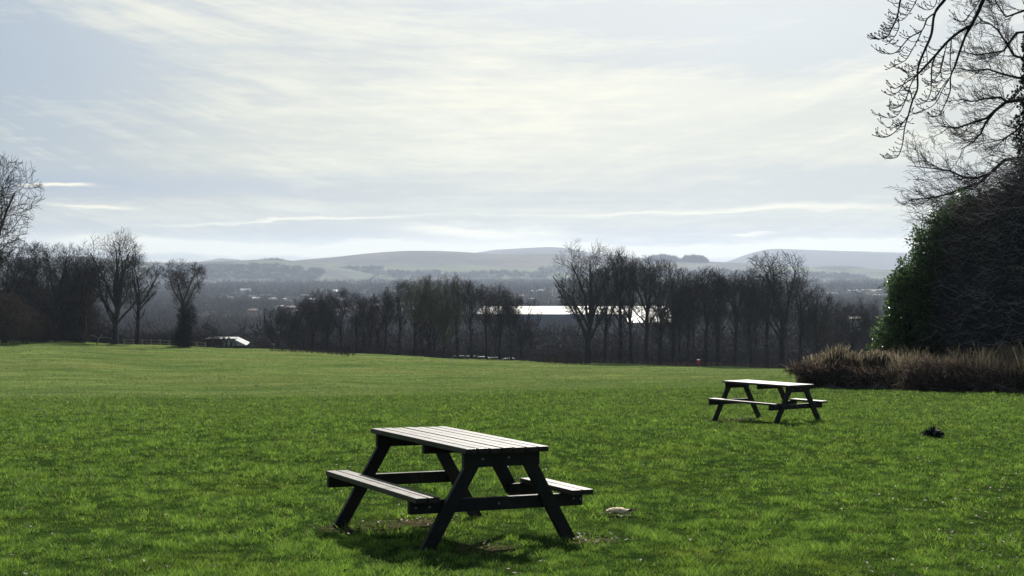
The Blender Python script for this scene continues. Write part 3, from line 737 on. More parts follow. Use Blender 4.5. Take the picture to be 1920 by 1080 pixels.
wid = np.interp(row, [-40, 60, 150, 185, 200, 225, 300, 340, 400, 800], [.12, .2, .3, .62, .35, .55, .62, .45, .8, .8])*(.75+.5*n1(row*.09, row*0))
a = r.random(n)*2*PI; z = CZ-(row-VH)/F*TD; c = np.interp(row, [0, 230, 450, 760], [1932, 1938, 1948, 1952]); x = (c-960)/F*TD
rd = KS*wid*(.5+.5*r.random(n)); pts = np.stack([x+np.cos(a)*rd, TD+np.sin(a)*rd, z], 1); nr = np.stack([np.cos(a), np.sin(a), r.normal(0, .3, n)], 1)
V, nn = leaves(pts, nr, .12, 131, asp=.8); loc_part('ivy', V, 4, r.random(nn), M['ivy'], root)
tag(root, 'bare tree with an ivy clad trunk and fine arching twigs at the right edge', 'tree')

# ------------------------------------------------------------------ overhanging tree close by, only its hanging boughs in view
ND = 12.5
root = empty('overhanging_tree', (6.9, 12.2, G(6.9, 12.2))); O_ = Vector(root.location)
tr = MB(); tp = [Vector((6.9, 12.2, O_.z-.3)), Vector((6.9, 12.25, O_.z+1)), Vector((6.85, 12.3, O_.z+3)), Vector((6.75, 12.4, O_.z+5.2)), Vector((6.7, 12.5, O_.z+8))]
tr.tube([p-O_ for p in tp], [.42, .30, .26, .2, .1], 12); tr.build('trunk', M['bark'], root, smooth=True)
cr = MB(); rb = random.Random(77)
def bud(mb, p, d, r_): mb.tube([p, p+d*r_*2.2, p+d*r_*5], [r_*.8, r_*1.35, r_*.25], 4)
def shortshoot(mb, q, d, L, rnd, r_=.0036):
    """a side twig leaving downward-left and curling up at its tip, with a bud"""
    n = 5; pts = [q]; p = q.copy()
    for i in range(n):
        d = (d+Vector((-.06, rnd.gauss(0, .08), .26))).normalized(); p = p+d*(L/n); pts.append(p.copy())
    mb.tube(pts, [r_*(1-.35*i/n) for i in range(n+1)], 4); bud(mb, p, d, r_*1.1)
    if L > .06 and rnd.random() < .75:
        for f in ((.45,) if L < .09 else (.35, .65)):
            i = int(f*n); d2 = (pts[i+1]-pts[i]).normalized()
            d2 = (Matrix.Rotation(rnd.choice((-.7, .6)), 3, Vector((0, 1, 0))) @ d2).normalized(); pp = [pts[i], pts[i]+d2*.02, pts[i]+(d2+Vector((0, 0, .5))).normalized()*.038]
            mb.tube(pp, [r_*.8, r_*.7, r_*.6], 4); bud(mb, pp[2], (pp[2]-pp[1]).normalized(), r_)
def smooth(P_, k=4):
    out = []; n = len(P_)
    for i in range(n-1):
        p0, p1, p2, p3 = P_[max(i-1, 0)], P_[i], P_[i+1], P_[min(i+2, n-1)]
        for j in range(k):
            t = j/k; out.append(.5*((2*p1)+(p2-p0)*t+(2*p0-5*p1+4*p2-p3)*t*t+(3*p1-p0-3*p2+p3)*t**3))
    out.append(P_[-1]); return out
near_br = [ # (points, r start, r end, shoots per m, depth drift)
 ([(2080, -330), (1960, -170), (1880, -70), (1842, 0), (1834, 19), (1819, 49), (1809, 67), (1798, 97), (1789, 125)], .027, .009, 0, 0, 0),
 ([(1789, 125), (1781, 144), (1780, 172), (1770, 197), (1759, 217), (1742, 219)], .009, .003, 26, 0, 0),
 ([(1819, 49), (1798, 60), (1776, 78), (1753, 104), (1731, 128), (1717, 142)], .015, .009, 8, 0, 0),
 ([(1717, 142), (1700, 154), (1689, 161), (1676, 166), (1664, 154)], .006, .003, 26, 0, .1),
 ([(1960, -170), (1850, -90), (1800, -40), (1770, 0), (1751, 26), (1745, 64), (1735, 89), (1723, 117), (1719, 139), (1719, 167), (1710, 189), (1702, 217)], .017, .0075, 6, 0, 0),
 ([(1702, 217), (1695, 242), (1691, 272), (1682, 294), (1666, 297)], .007, .003, 30, 0, 0),
 ([(1751, 26), (1737, 36), (1727, 58), (1703, 72), (1681, 97), (1664, 102), (1650, 96)], .008, .0035, 24, 0, .2),
 ([(1727, 58), (1720, 74), (1709, 94), (1698, 112), (1687, 119), (1662, 131)], .006, .003, 26, 0, -.1),
 ([(1850, -90), (1760, -70), (1700, -30), (1687, 0), (1681, 31), (1669, 58), (1660, 72), (1640, 74)], .013, .004, 24, 0, .3),
 ([(1681, 31), (1684, 52), (1674, 72), (1662, 84)], .005, .003, 24, 0, 0),
 ([(1740, -50), (1722, -20), (1717, 0), (1708, 18), (1694, 36), (1682, 40)], .006, .003, 26, 0, .2),
 ([(1702, 217), (1688, 236), (1672, 252), (1656, 258), (1637, 254)], .006, .003, 24, 0, 0),
 ([(1782, 74), (1781, 98), (1780, 119), (1783, 138)], .006, .004, 16, 0, 0),
 ([(1753, 104), (1746, 125), (1745, 150), (1744, 172), (1736, 190), (1720, 197)], .008, .003, 22, 0, .1),
 ([(1770, 97), (1766, 118), (1759, 139), (1748, 152), (1737, 162)], .006, .003, 20, 0, .1),
 ([(1702, 218), (1716, 212), (1731, 207), (1746, 200), (1757, 188), (1767, 167), (1778, 150)], .003, .005, 16, 0, 0),
 ([(1868, -50), (1840, -10), (1831, 8), (1818, 26), (1806, 40), (1796, 40), (1788, 26)], .006, .003, 26, 0, -.2),
 ([(1719, 139), (1706, 160), (1700, 180), (1690, 196), (1676, 204), (1664, 200)], .006, .003, 26, 0, .1),
 ([(1710, 189), (1704, 168), (1698, 186), (1684, 214), (1668, 222), (1650, 216)], .005, .003, 26, 0, -.1),
 ([(1735, 89), (1737, 108), (1736, 128), (1728, 140)], .004, .003, 16, 0, 0),
 ([(1731, 128), (1715, 132), (1700, 136), (1686, 128)], .004, .003, 26, 0, .1),
 ([(1717, 142), (1700, 148), (1684, 172), (1666, 178), (1660, 174)], .005, .003, 26, 0, 0),
 ([(1776, 78), (1768, 104), (1762, 128), (1765, 150), (1752, 164)], .004, .003, 20, 0, 0),
 ([(1760, -20), (1755, 0), (1750, 14), (1738, 20), (1724, 14)], .004, .003, 24, 0, .1),
 ([(1702, 217), (1694, 228), (1680, 238), (1664, 240), (1655, 232)], .005, .003, 28, 0, .1),
 ([(1781, 144), (1768, 160), (1756, 178), (1744, 190), (1730, 190)], .005, .003, 24, 0, .1),
]
for (l, r0, r1, dens, dd0, dd1) in near_br:
    P_ = smooth([p-O_ for p in poly(l, ND, dd1)]); n = len(P_)
    cr.tube(P_, [.85*(r0+(r1-r0)*i/(n-1))*(1+.12*rb.random()) for i in range(n)], 6)
    if dens:
        tot = sum((P_[i+1]-P_[i]).length for i in range(n-1)); m = int(tot*dens); start = .1 if r0 < .01 else .45
        for j in range(m):
            f = start+(1-start)*(j+rb.random()*.8)/max(m, 1); x = min(f, .995)*(n-1); i = int(x); q = P_[i].lerp(P_[i+1], x-i); d = (P_[i+1]-P_[i]).normalized()
            if q.z+O_.z > at(0, -60, ND).z: continue
            nd = Vector((-.85, rb.gauss(0, .35), -.35+rb.gauss(0, .25)))
            if rb.random() < .2: nd.x *= -.6
            shortshoot(cr, q, (nd.normalized()+d*.4).normalized(), rb.uniform(.03, .10)*(1.2 if r0 > .01 else 1), rb)
    e = (P_[-1]-P_[-2]).normalized()
    if r1 < .005: bud(cr, P_[-1], (e+Vector((-.2, 0, .5))).normalized(), .004)
# boughs outside the picture that carry the hanging ones
cr.tube(smooth([p-O_ for p in [tp[3], at(2200, -420, 12.4), at(2080, -330, ND)]]), [.09]*3+[.07]*3+[.05]*2+[.034], 8)
for j in range(26):
    zf = rb.uniform(.5, 1); q = tp[3].lerp(tp[4], zf)-O_; az = rb.uniform(-.9, 2.2)
    grow(cr, q, Vector((math.cos(az)*.8, math.sin(az)*.8, .45)), rb.uniform(1.8, 3.2), .05, 1, dict(segs=[6, 5, 4, 3], taper=[.5, .3, .3, .3], wig=[.1, .12, .18, .2], up=[0, .03, .02, 0], nb=[0, 5, 4, 0], start=[.3, .25, .2, .1], ang=[(20, 50)]*4, len=[0, 2, 1.0, .5], rr=[.5]*4, k=[6, 5, 4, 3], rmin=.004, env=lambda q: 0), rb)
cr.build('crown', M['near_bark'], root)
tag(root, 'close overhanging tree whose hanging twigs with upturned tips cross the upper right sky', 'tree')

# ------------------------------------------------------------------ small things on the meadow
# leafy rosette by the right
root = empty('weed_clump', onground(1750, 25.2)); r = np.random.default_rng(140); n = 420
a = r.random(n)*2*PI; e = r.random(n)*.9+.15; rd = r.random(n)**.6*.15
pts = np.stack([np.cos(a)*rd, np.sin(a)*rd*.8, .02+.13*r.random(n)*(1-rd/.2)], 1); nr = np.stack([np.cos(a)*np.cos(e), np.sin(a)*np.cos(e), np.sin(e)*1.5], 1)
V, nn = leaves(pts, nr, .085, 141, asp=.25)
M['weed'] = leafy('dark_weed_leaves', [(0, (.008, .012, .016)), (.7, (.016, .024, .024)), (1, (.14, .18, .17))], .5, .4, .05)
me = np_mesh('weed_clump', V, 4, np.arange(len(V)), M['weed'], {'v': np.repeat(np.where(r.random(nn) < .2, 1, r.random(nn)*.6), 4)})
bpy.data.objects.remove(root); o = obj('weed_clump', me, None); o.location = onground(1750, 23.3); o.scale = (.9, .9, .95)
tag(o, 'dark spiky weed clump alone on the grass right of the far table', 'plant')
# pale torn wood on the grass
D = 12.55
root = empty('broken_bark', onground(1160, D)+Vector((0, 0, .034)), -.1); root.scale = (1.1, 1.4, 1.15); mb = MB(); rb = random.Random(9)
n = 14; ring = []
for i in range(n+1):
    f = i/n; x = -.095+.19*f; w = .030*math.sin(PI*min(1, .12+f*.9))**.6*(1+.2*math.sin(i*2.1)); hh = .034*math.sin(PI*(.08+.84*f))**.7*(1+.25*(f > .7)*math.sin(i*5))
    ring.append([(x, w*math.cos(t)*1.1, max(hh*math.sin(t), -.004)+.004*rb.random()) for t in np.linspace(0, PI, 8)])
for i in range(n):
    for j in range(7): mb.quad(ring[i][j], ring[i+1][j], ring[i+1][j+1], ring[i][j+1])
M['pale_wood'] = simple('pale_torn_wood', (.62, .44, .24), (.80, .64, .42), scale=40, rough=.7, bump=.5, bscale=90)
mb.build('bark', M['pale_wood'], root, smooth=True)
mb = MB()
for i in range(7):
    p = Vector((.085+rb.uniform(-.01, .01), rb.uniform(-.02, .02), .01)); mb.tube([p, p+Vector((.02, rb.uniform(-.01, .01), .014)), p+Vector((.045+.02*rb.random(), rb.uniform(-.02, .02), .004))], [.004, .004, .002], 4)
mb.build('shred', M['near_bark'], root)
tag(root, 'pale torn piece of wood lying on the grass right of the close table', 'wood piece')

# rows of dead weed stalks on the far edge
stalk_field('weed_stalks', (505, 665), (203, 226), 620, (.25, .75), .04, M['scrub'], 'patchy line of dead weeds before the left half of the middle clump', 'weeds', 150)
bpy.data.objects['weed_stalks'].location = (0, 0, 0)
for pxr, D_, n, lab in (((1003, 1092), 236, 260, 'dead weed stalks left of the thick trunked tree'),):
    r = np.random.default_rng(5); mbx = MB(); vals = []
    for i in range(n):
        px = r.uniform(*pxr); D = D_+r.uniform(-5, 6); b = onground(px, D); h = r.uniform(.5, 1.5); w = r.uniform(.05, .11); l = r.normal(0, .15)
        mbx.quad(b-Vector((w/2, 0, .1)), b+Vector((w/2, 0, -.1)), b+Vector((l+w*.3, .1, h)), b+Vector((l-w*.3, .1, h))); vals += [r.random()*.6]*4
    me = mbx.mesh('weed_stalks'); at_ = me.attributes.new('v', 'FLOAT', 'POINT'); at_.data.foreach_set('value', vals)
    tag(obj('weed_stalks', me, M['scrub']), lab, 'weeds', kind='stuff')
mbx = MB(); vals = []; r = np.random.default_rng(15)
for i in range(900):
    px = r.uniform(1010, 1500); D = 243+r.uniform(-2, 3); b = onground(px, D); h = r.uniform(.3, .9); w = r.uniform(.05, .12); l = r.normal(0, .2)
    mbx.quad(b-Vector((w/2, 0, .1)), b+Vector((w/2, 0, -.1)), b+Vector((l+w*.3, .1, h)), b+Vector((l-w*.3, .1, h))); vals += [.3+r.random()*.7]*4
me = mbx.mesh('rough_grass'); at_ = me.attributes.new('v', 'FLOAT', 'POINT'); at_.data.foreach_set('value', vals)
tag(obj('rough_grass', me, M['scrub']), 'fringe of rough dead grass along the foot of the right clump', 'grass', kind='stuff')

# rail fence behind the fan-shaped tree
FD0 = 243; root = empty('rail_fence', onground(300, FD0)); mb = MB(); pxs = list(range(232, 392, 17)); prev = None
mr = MB()
for px in pxs:
    b = onground(px, FD0)-root.location; mb.box((b.x-.07, b.y-.07, b.z-.1), (b.x+.07, b.y+.07, b.z+1.15))
    if prev is not None:
        for hh in (.55, 1.0): mr.beam(prev+Vector((0, -.08, hh)), b+Vector((0, -.08, hh)), .12, .04, up=(0, 1, 0))
    prev = b
M['fence'] = simple('grey_fence_wood', (.14, .13, .11), (.22, .20, .17), rough=.85)
pw_ = mb.v; 
for i in range(len(pxs)):
    q = MB(); q.v = mb.v[i*8:(i+1)*8]; q.f = [tuple(k-i*8 for k in f) for f in mb.f[i*6:(i+1)*6]]; q.build('post', M['fence'], root)
mr.build('rail', M['fence'], root)
tag(root, 'grey post and rail fence running behind the fan-shaped and lone trees', 'fence')

# white shelter with a dark left part
SD = 262.0
root = empty('shelter', Vector((at(425, 655, SD).x, SD, at(425, 657, SD).z))); O_ = Vector(root.location)
M['white_roof'] = simple('white_panel', (.30, .31, .32), (.50, .50, .49), scale=1.6, rough=.75)
M['dark_wall'] = simple('dark_wall', (.02, .022, .035), (.03, .032, .05), rough=.8)
def L_(px, row, dy=0): q = at(px, row, SD)-O_; q.y += dy; return q
mb = MB()   # sloping white canopy, thick slab facing us
f0, f1, f2, f3 = L_(417, 637), L_(440, 637), L_(462, 647.5), L_(417, 650)
bk = Vector((0, 3.5, .35))
mb.v = [tuple(p) for p in (f3, f2, f1, f0, f3+bk, f2+bk, f1+bk, f0+bk)]
mb.f = [(0, 1, 2, 3), (7, 6, 5, 4), (0, 4, 5, 1), (1, 5, 6, 2), (2, 6, 7, 3), (3, 7, 4, 0)]
mb.build('gable_panel', M['white_roof'], root)
mb = MB(); a, b, c, d = L_(384, 636.3), L_(416.6, 636.3), L_(416.6, 650.5), L_(384, 650.5)
mb.v = [tuple(p) for p in (d, c, b, a, d+bk, c+bk, b+bk, a+bk)]; mb.f = [(0, 1, 2, 3), (7, 6, 5, 4), (0, 4, 5, 1), (1, 5, 6, 2), (2, 6, 7, 3), (3, 7, 4, 0)]
mb.build('wall', M['dark_wall'], root)
mb = MB(); a, b = L_(383, 636.2, -.3), L_(441, 636.2, -.3); mb.box((a.x, a.y, a.z+.0), (b.x, a.y+4.2, a.z+.14)); mb.build('roof', M['white_roof'], root)
for px in (386, 449):
    mb = MB(); p = L_(px, 650, 1.2); mb.box((p.x-.08, p.y-.08, -.5), (p.x+.08, p.y+.08, p.z)); mb.build('post', M['dark_wall'], root)
mb = MB(); a = L_(386, 650.6, 3.2); b = L_(459, 650.6, 3.2); mb.box((a.x, a.y, -1.6), (b.x, a.y+.15, a.z)); mb.build('back_wall', M['dark_wall'], root)
tag(root, 'white ended shelter with a dark flank beyond the meadow, right of the lone tree', 'shelter')
# black zigzag frame in front of it
ZD = 239.0
root = empty('zigzag_frame', onground(428, ZD)); M['black'] = simple('black_metal', (.012, .013, .016), rough=.5)
pm_ = F/ZD; rt = Vector(root.location)
for k, (x0, hh) in enumerate(((-.72, 1.75), (.05, 1.85), (.72, 1.3))):
    mb = MB(); P_ = [Vector((x0-.55, .1*k, -.05)), Vector((x0-.42, .1*k, hh*.45)), Vector((x0-.1, .1*k, hh*.93)), Vector((x0, .1*k, hh)), Vector((x0+.1, .1*k, hh*.93)), Vector((x0+.42, .1*k, hh*.45)), Vector((x0+.55, .1*k, -.05))]
    mb.tube(P_, [.10]*7, 6); mb.build('hoop', M['black'], root)
tag(root, 'black zigzag metal frame in front of the white shelter', 'play frame')
# small signpost
root = empty('signpost', onground(513, 245)); mb = MB(); mb.box((-.06, -.06, -.1), (.06, .06, 1.25)); mb.build('post', M['fence'], root)
mb = MB(); mb.box((-.32, -.10, 1.16), (.22, -.06, 1.42)); mb.build('panel', M['fence'], root)
tag(root, 'small signpost standing between the white shelter and the middle clump', 'sign')

# red bin standing in for an unidentified red speck between the trunks
M['red'] = simple('red_plastic', (.55, .03, .04), rough=.5)
root = empty('red_stand_in', onground(1310, 242)); mb = MB(); mb.cyl((0, 0, .25), (0, 0, 1), .26, .75, 12); mb.build('body', M['red'], root)
mb = MB(); mb.cyl((0, 0, 1.0), (0, 0, 1), .30, .10, 12); mb.build('lid', M['black'], root); mb = MB(); mb.box((-.04, -.04, -.1), (.04, .04, .25)); mb.build('post', M['black'], root)
tag(root, 'small unidentified red object, built as a bin, between the trunks of the right clump', 'bin')

# parked cars glinting between the trunks
def make_car():
    root = empty('parked_car'); body = MB(); prof = [(-2.1, .35), (-2.1, .85), (-1.55, .95), (-1.0, 1.42), (.65, 1.45), (1.25, .98), (2.05, .82), (2.1, .35)]
    n = len(prof); body.v = [(x, -.82, z) for x, z in prof]+[(x, .82, z) for x, z in prof]
    body.f = [tuple(range(n)), tuple(reversed(range(n, 2*n)))]+[(i, i+n, (i+1) % n+n, (i+1) % n) for i in range(n)]
    M['carpaint'] = simple('silver_paint', (.20, .21, .23), rough=.25, metallic=.3, spec=.6)
    body.build('body', M['carpaint'], root, bevel=.05)
    gl = MB(); M['glass'] = simple('dark_glass', (.02, .025, .03), rough=.08, spec=.8)
    for y in (-.835, .80): gl = MB(); gl.box((-1.1, y, .98), (.95, y+.035, 1.32)); gl.build('side_window', M['glass'], root)
    ws = MB(); ws.quad((.70, -.72, 1.42), (.70, .72, 1.42), (1.23, .72, 1.04), (1.23, -.72, 1.04)); 
    for i, q in enumerate(ws.v): ws.v[i] = (q[0]+.02, q[1], q[2]+.02)
    ws.build('windscreen', M['glass'], root)
    M['tyre'] = simple('tyre', (.02, .02, .02), rough=.8)
    for x in (-1.3, 1.3):
        for y in (-.86, .68): w = MB(); w.cyl((x, y, .32), (0, 1, 0), .32, .18, 14); w.build('wheel', M['tyre'], root)
    return root
car = make_car(); rb = random.Random(3)
cp = [(862, 'silver car parked farthest left behind the middle clump'), (884, 'second silver car from the left behind the middle clump'), (906, 'silver car seen between two thick trunks of the middle clump'),
      (930, 'silver car just right of the thick trunks of the middle clump'), (956, 'silver car behind the low forked tree of the middle clump'), (1056, 'silver car alone between the middle clump and the right clump')]
for i, (px, lb) in enumerate(cp):
    c = car if i == 0 else copy_tree(car)
    D = 258; g_ = onground(px, D); c.location = (g_.x, D, g_.z-.0); c.rotation_euler = (0, 0, rb.uniform(-.5, .5)); tag(c, lb, 'car', 'silver cars parked beyond the meadow')
# ------------------------------------------------------------------ valley buildings
M['roof_white'] = simple('white_sheet_roof', (.30, .30, .28), (.42, .41, .38), scale=.05, rough=.55, spec=.4)
M['roof_pale'] = simple('pale_sheet_roof', (.16, .17, .19), (.24, .25, .27), scale=.05, rough=.6)
M['roof_red'] = simple('terracotta_roof', (.20, .12, .10), (.28, .18, .15), scale=.2, rough=.8)
M['roof_grey'] = simple('slate_roof', (.10, .10, .12), (.15, .15, .17), scale=.2, rough=.5)
M['wall_blue'] = simple('blue_cladding', (.06, .085, .16), (.085, .115, .20), scale=.05, rough=.6)
M['wall_pale'] = simple('rendered_wall', (.28, .27, .26), (.36, .35, .33), scale=.1, rough=.8)
M['wall_dark'] = simple('brick_wall', (.12, .10, .095), (.17, .14, .13), scale=.1, rough=.85)
M['pane'] = simple('window_glass', (.03, .035, .05), rough=.15, spec=.8)
VZ = -45.0
def valley(px, row):                     # where a pixel meets the valley floor
    D = 1000.0
    for _ in range(30): D = (CZ-G(u_of(px)*D, D))*F/(row-VH)
    return D
# long barrel-roofed hall
SDm = 985.0; zb = G(0, SDm)
root = empty('sports_hall', (0, SDm, zb)); R0 = Vector(root.location)
def SL(px, row): q = at(px, row, SDm)-R0; return q.x, q.z
x0, zt = SL(892, 577); x1, _ = SL(1182, 577); _, ze = SL(0, 589)
mb = MB(); k = 12; ns = 40; dep = 62.0
grid = []
for i in range(ns+1):
    f = i/ns; x = x0+(x1-x0)*f; e = min(1, (f/.055)) if f < .055 else 1; hh = (zt-ze)*math.sin(e*PI/2)**.8+.3
    grid.append([(x, dep*j/k, ze+hh*math.sin(PI*(.0+1.0*j/k))**.75 if 0 < j < k else ze) for j in range(k+1)])
for i in range(ns):
    for j in range(k): mb.quad(grid[i][j], grid[i+1][j], grid[i+1][j+1], grid[i][j+1])
mb.build('roof', M['roof_white'], root, smooth=True)
mb = MB(); mb.box((x0+.5, .4, -1), (x1, dep-.4, ze)); mb.build('wall', M['wall_blue'], root)
for i in range(9):
    mb = MB(); xx = x0+4+(x1-x0-8)*i/9; mb.box((xx, .1, ze-9), (xx+7, .38, ze-3.2)); mb.build('window', M['pane'], root)
for i in range(4): mb = MB(); xx = x0+18+i*24; mb.box((xx, -.2, ze-12), (xx+9, .3, ze-10.2)); mb.build('door', M['wall_pale'], root)
tag(root, 'long blue sided hall with a curved white roof glaring between the clumps', 'hall')
root = empty('warehouse', (0, SDm-30, G(0, SDm-30))); R0 = Vector(root.location); SDs = SDm; SDm = SDm-30
xa, za = SL(1178, 583); xb, _ = SL(1266, 583); _, zc_ = SL(0, 604.5)
mb = MB(); pz = 46.0
mb.v = [(xa, 0, zc_), (xb, 0, zc_), (xb, pz, za+ (pz/SDm)*0+2), (xa, pz, za+2), (xa, 0, zc_-.6), (xb, 0, zc_-.6), (xb, pz, za+1.4), (xa, pz, za+1.4)]
mb.f = [(0, 1, 2, 3), (7, 6, 5, 4), (0, 4, 5, 1), (1, 5, 6, 2), (2, 6, 7, 3), (3, 7, 4, 0)]; mb.build('roof', M['roof_white'], root)
mb = MB(); mb.box((xa+.5, .6, -1), (xb-.5, pz-.5, zc_-.7)); mb.build('wall', M['wall_dark'], root)
tag(root, 'warehouse with a dazzling white sloping roof right of the curved hall', 'warehouse')
# assorted far buildings
def house(px, row, wpx, hpx, rm, wm, label, group=None, cat='house', rz=0.0, flat=False, name='house', D=None):
    D = D or valley(px, row); x = u_of(px)*D; w = wpx/F*D; h = hpx/F*D; d = w*.7
    root = empty(name, (x, D, G(x, D)), rz); mb = MB()
    base = CZ-(row-VH)/F*D-root.location.z
    hw_ = h*.55
    mb.box((-w/2, 0, -1+min(0, base)), (w/2, d, base+hw_)); mb.build('wall', wm, root)
    mb = MB(); z0 = base+hw_+.02; z1 = base+h; o = w*.03
    if flat: mb.box((-w/2-o, -o, z0), (w/2+o, d+o, z0+max(.5, h*.15)))
    else:
        mb.v = [(-w/2-o, -o, z0), (w/2+o, -o, z0), (w/2+o, d+o, z0), (-w/2-o, d+o, z0), (-w/2-o, d/2, z1), (w/2+o, d/2, z1)]
        mb.f = [(0, 1, 5, 4), (2, 3, 4, 5), (0, 4, 3), (1, 2, 5), (3, 2, 1, 0)]
    mb.build('roof', rm, root)
    mb = MB(); nw = max(2, int(w/4))
    for i in range(nw):
        xx = -w/2+w*(i+.3)/nw; mb.box((xx, -.06, base+hw_*.35), (xx+w*.35/nw, -.005, base+hw_*.7))
    mb.build('window_row', M['pane'], root)
    tag(root, label, cat, group); return root
house(513, 566, 16, 8, M['roof_white'], M['wall_pale'], 'white gabled house gleaming left of the middle clump', rz=.5)
house(574, 563, 20, 15, M['roof_pale'], M['wall_blue'], 'pale blue block standing above the left end of the middle clump', cat='building', flat=True, name='office_block')
house(724, 549, 52, 5, M['roof_white'], M['wall_pale'], 'long bright roof just left of the high trees of the middle clump', cat='building', name='factory', flat=True)
house(865, 530, 44, 4, M['roof_white'], M['wall_pale'], 'thin bright roof behind the top of the olive tinted tree', cat='building', name='factory', flat=True)
house(1002, 530, 86, 4, M['roof_white'], M['wall_pale'], 'very long low bright roof at the foot of the hills right of the middle clump', cat='building', name='factory', flat=True)
house(1029, 550, 14, 4, M['roof_white'], M['wall_pale'], 'short white roof above the gap between the two clumps', cat='building', name='shed', flat=True)
house(460, 547, 20, 6, M['roof_pale'], M['wall_pale'], 'pale roofed building among trees left of the blue block', cat='building', name='factory')
house(500, 559, 26, 9, M['roof_grey'], M['wall_blue'], 'grey blue block left of the blue block', cat='building', flat=True, name='office_block')
house(1650, 547, 72, 5, M['roof_white'], M['wall_blue'], 'long white roof beside the evergreen bush', cat='building', name='factory', flat=True)
house(1600, 544, 40, 4, M['roof_white'], M['wall_blue'], 'thin white roof left of the long white roof by the bush', cat='building', name='factory', flat=True)
house(1562, 552, 18, 5, M['roof_pale'], M['wall_pale'], 'small pale shed at the left end of the roofs by the bush', cat='building', name='shed', flat=True)
house(1665, 559, 44, 9, M['roof_pale'], M['wall_blue'], 'blue sided factory with a pale roof beside the bush', cat='building', flat=True, name='factory')
house(1606, 602, 26, 8, M['roof_white'], M['wall_pale'], 'sunlit white roofed shed low among the dark trees left of the bush', cat='building', name='shed', D=560)
rb = random.Random(31)
for i in range(120):
    zone = rb.choice((0, 0, 0, 1, 2))
    px = (rb.uniform(375, 780), rb.uniform(960, 1060), rb.uniform(1545, 1720))[zone]; row = rb.uniform(540, 588) if zone == 0 else rb.uniform(534, 565)
    kx = rb.choice((0, 0, 1, 2, 2))
    w = rb.uniform(7, 17)*(1.3-(588-row)/80)
    house(px, row, w, w*.38, (M['roof_red'], M['roof_pale'], M['roof_grey'])[kx], (M['wall_pale'], M['wall_dark'])[rb.random() < .5],
          ('small red roofed house in the far town', 'small pale roofed house in the far town', 'small grey roofed house in the far town')[kx], 'houses of the far town', rz=rb.uniform(-.6, .6))

# ------------------------------------------------------------------ hills
def hill_mat(name, c1, c2, c3, sc, fields=False):
    m, nt, out = new_mat(name); g = N(nt); pos = g('ShaderNodeNewGeometry').outputs['Position']
    v = g.mapping(pos, (1, .7, 3)); a = g.noise(v, sc, 6, .6); b = g.noise(g.mapping(pos, (.6, .4, 6)), sc*2.1, 3, .5)
    c = g.mix(g.ramp(a, .38, .62), c1, c2); c = g.mix(g.ramp(b, .55, .62, 0, .55), c, c3)
    if fields:
        zz = g('ShaderNodeSeparateXYZ', {0: pos}).outputs[2]; fn = g.noise(g.mapping(pos, (.0022, .0012, .03)), 1, 2, .4)
        c = g.mix(g.math('MULTIPLY', g.ramp(g.math('ADD', zz, g.math('MULTIPLY', fn, 60)), 66, 42), g.ramp(fn, .46, .52, .05, .6)), c, (.13, .175, .075))
    p = g('ShaderNodeBsdfPrincipled', {'Base Color': c, 'Roughness': .95, 'Specular IOR Level': .05}); nt.links.new(p.outputs[0], out.inputs[0]); return m
M['moor'] = hill_mat('heather_moor', (.064, .056, .060), (.105, .090, .080), (.05, .048, .043), .004, True)
M['moorf'] = hill_mat('far_moor', (.085, .08, .082), (.12, .11, .105), (.08, .078, .07), .003)
M['lowhill'] = hill_mat('farmed_hill', (.05, .05, .05), (.085, .10, .06), (.12, .15, .075), .006)
def hill(name_pts, D, depth, mat, wob=.5, seed=0, n=140):
    pxs = np.linspace(name_pts[0][0], name_pts[-1][0], n); rows = np.interp(pxs, [p[0] for p in name_pts], [p[1] for p in name_pts])
    k = np.array([1, 2, 3, 2, 1.])/9; rows = np.convolve(np.pad(rows, 2, mode='edge'), k, 'valid')
    m = 26; V = []; r = VN(seed=seed)
    for i, (px, row) in enumerate(zip(pxs, rows)):
        zc = CZ-(row-VH)/F*D; xc = u_of(px)*D
        for j in range(m):
            s_ = -1+2*j/(m-1); y = D+s_*depth; pr = math.cos(s_*PI/2)**1.15 if abs(s_) < 1 else 0
            zb = CZ-44; hh = (zc-zb)*pr
            hh += (r(i*.12, j*.5)-.5)*wob*(zc-zb)*.10*math.sin(abs(s_)*PI)
            V.append((xc*(1+s_*depth/D*.0)+0, y, zb-1.0+hh))
    V = np.array(V); i0 = (np.arange(n-1)[:, None]*m+np.arange(m-1)[None, :]).ravel(); idx = np.stack([i0, i0+m, i0+m+1, i0+1], 1).ravel()
    return tag(obj('hill', np_mesh('hill', V, 4, idx, mat, smooth=True), None), kind='structure')
hill([(-900, 500), (-300, 492), (60, 488), (140, 478), (180, 484), (300, 492), (380, 491), (470, 487), (520, 485), (560, 490), (640, 500), (720, 512)], 5600, 900, M['lowhill'], seed=3)
hill([(330, 500), (380, 490), (415, 484), (445, 486), (480, 495)], 9000, 500, M['moorf'], seed=4)
hill([(470, 510), (520, 496), (560, 488), (640, 481), (700, 474), (760, 470), (820, 470), (880, 473), (940, 476), (1000, 475), (1060, 477), (1130, 481), (1200, 485), (1300, 489), (1400, 493), (1480, 499), (1560, 507)], 6600, 1500, M['moor'], seed=5)
hill([(780, 500), (870, 477), (930, 468), (985, 465), (1030, 463), (1065, 465), (1110, 474), (1190, 482), (1300, 495)], 9300, 900, M['moorf'], seed=6)
hill([(1300, 512), (1370, 489), (1410, 474), (1445, 466), (1500, 468), (1600, 471), (1700, 474), (1800, 476), (2000, 482), (2300, 500)], 10200, 1100, M['moorf'], seed=7)
hill([(1480, 512), (1520, 501), (1560, 498), (1600, 499), (1640, 505), (1760, 505), (2000, 508), (2400, 512)], 6200, 500, M['lowhill'], seed=8)
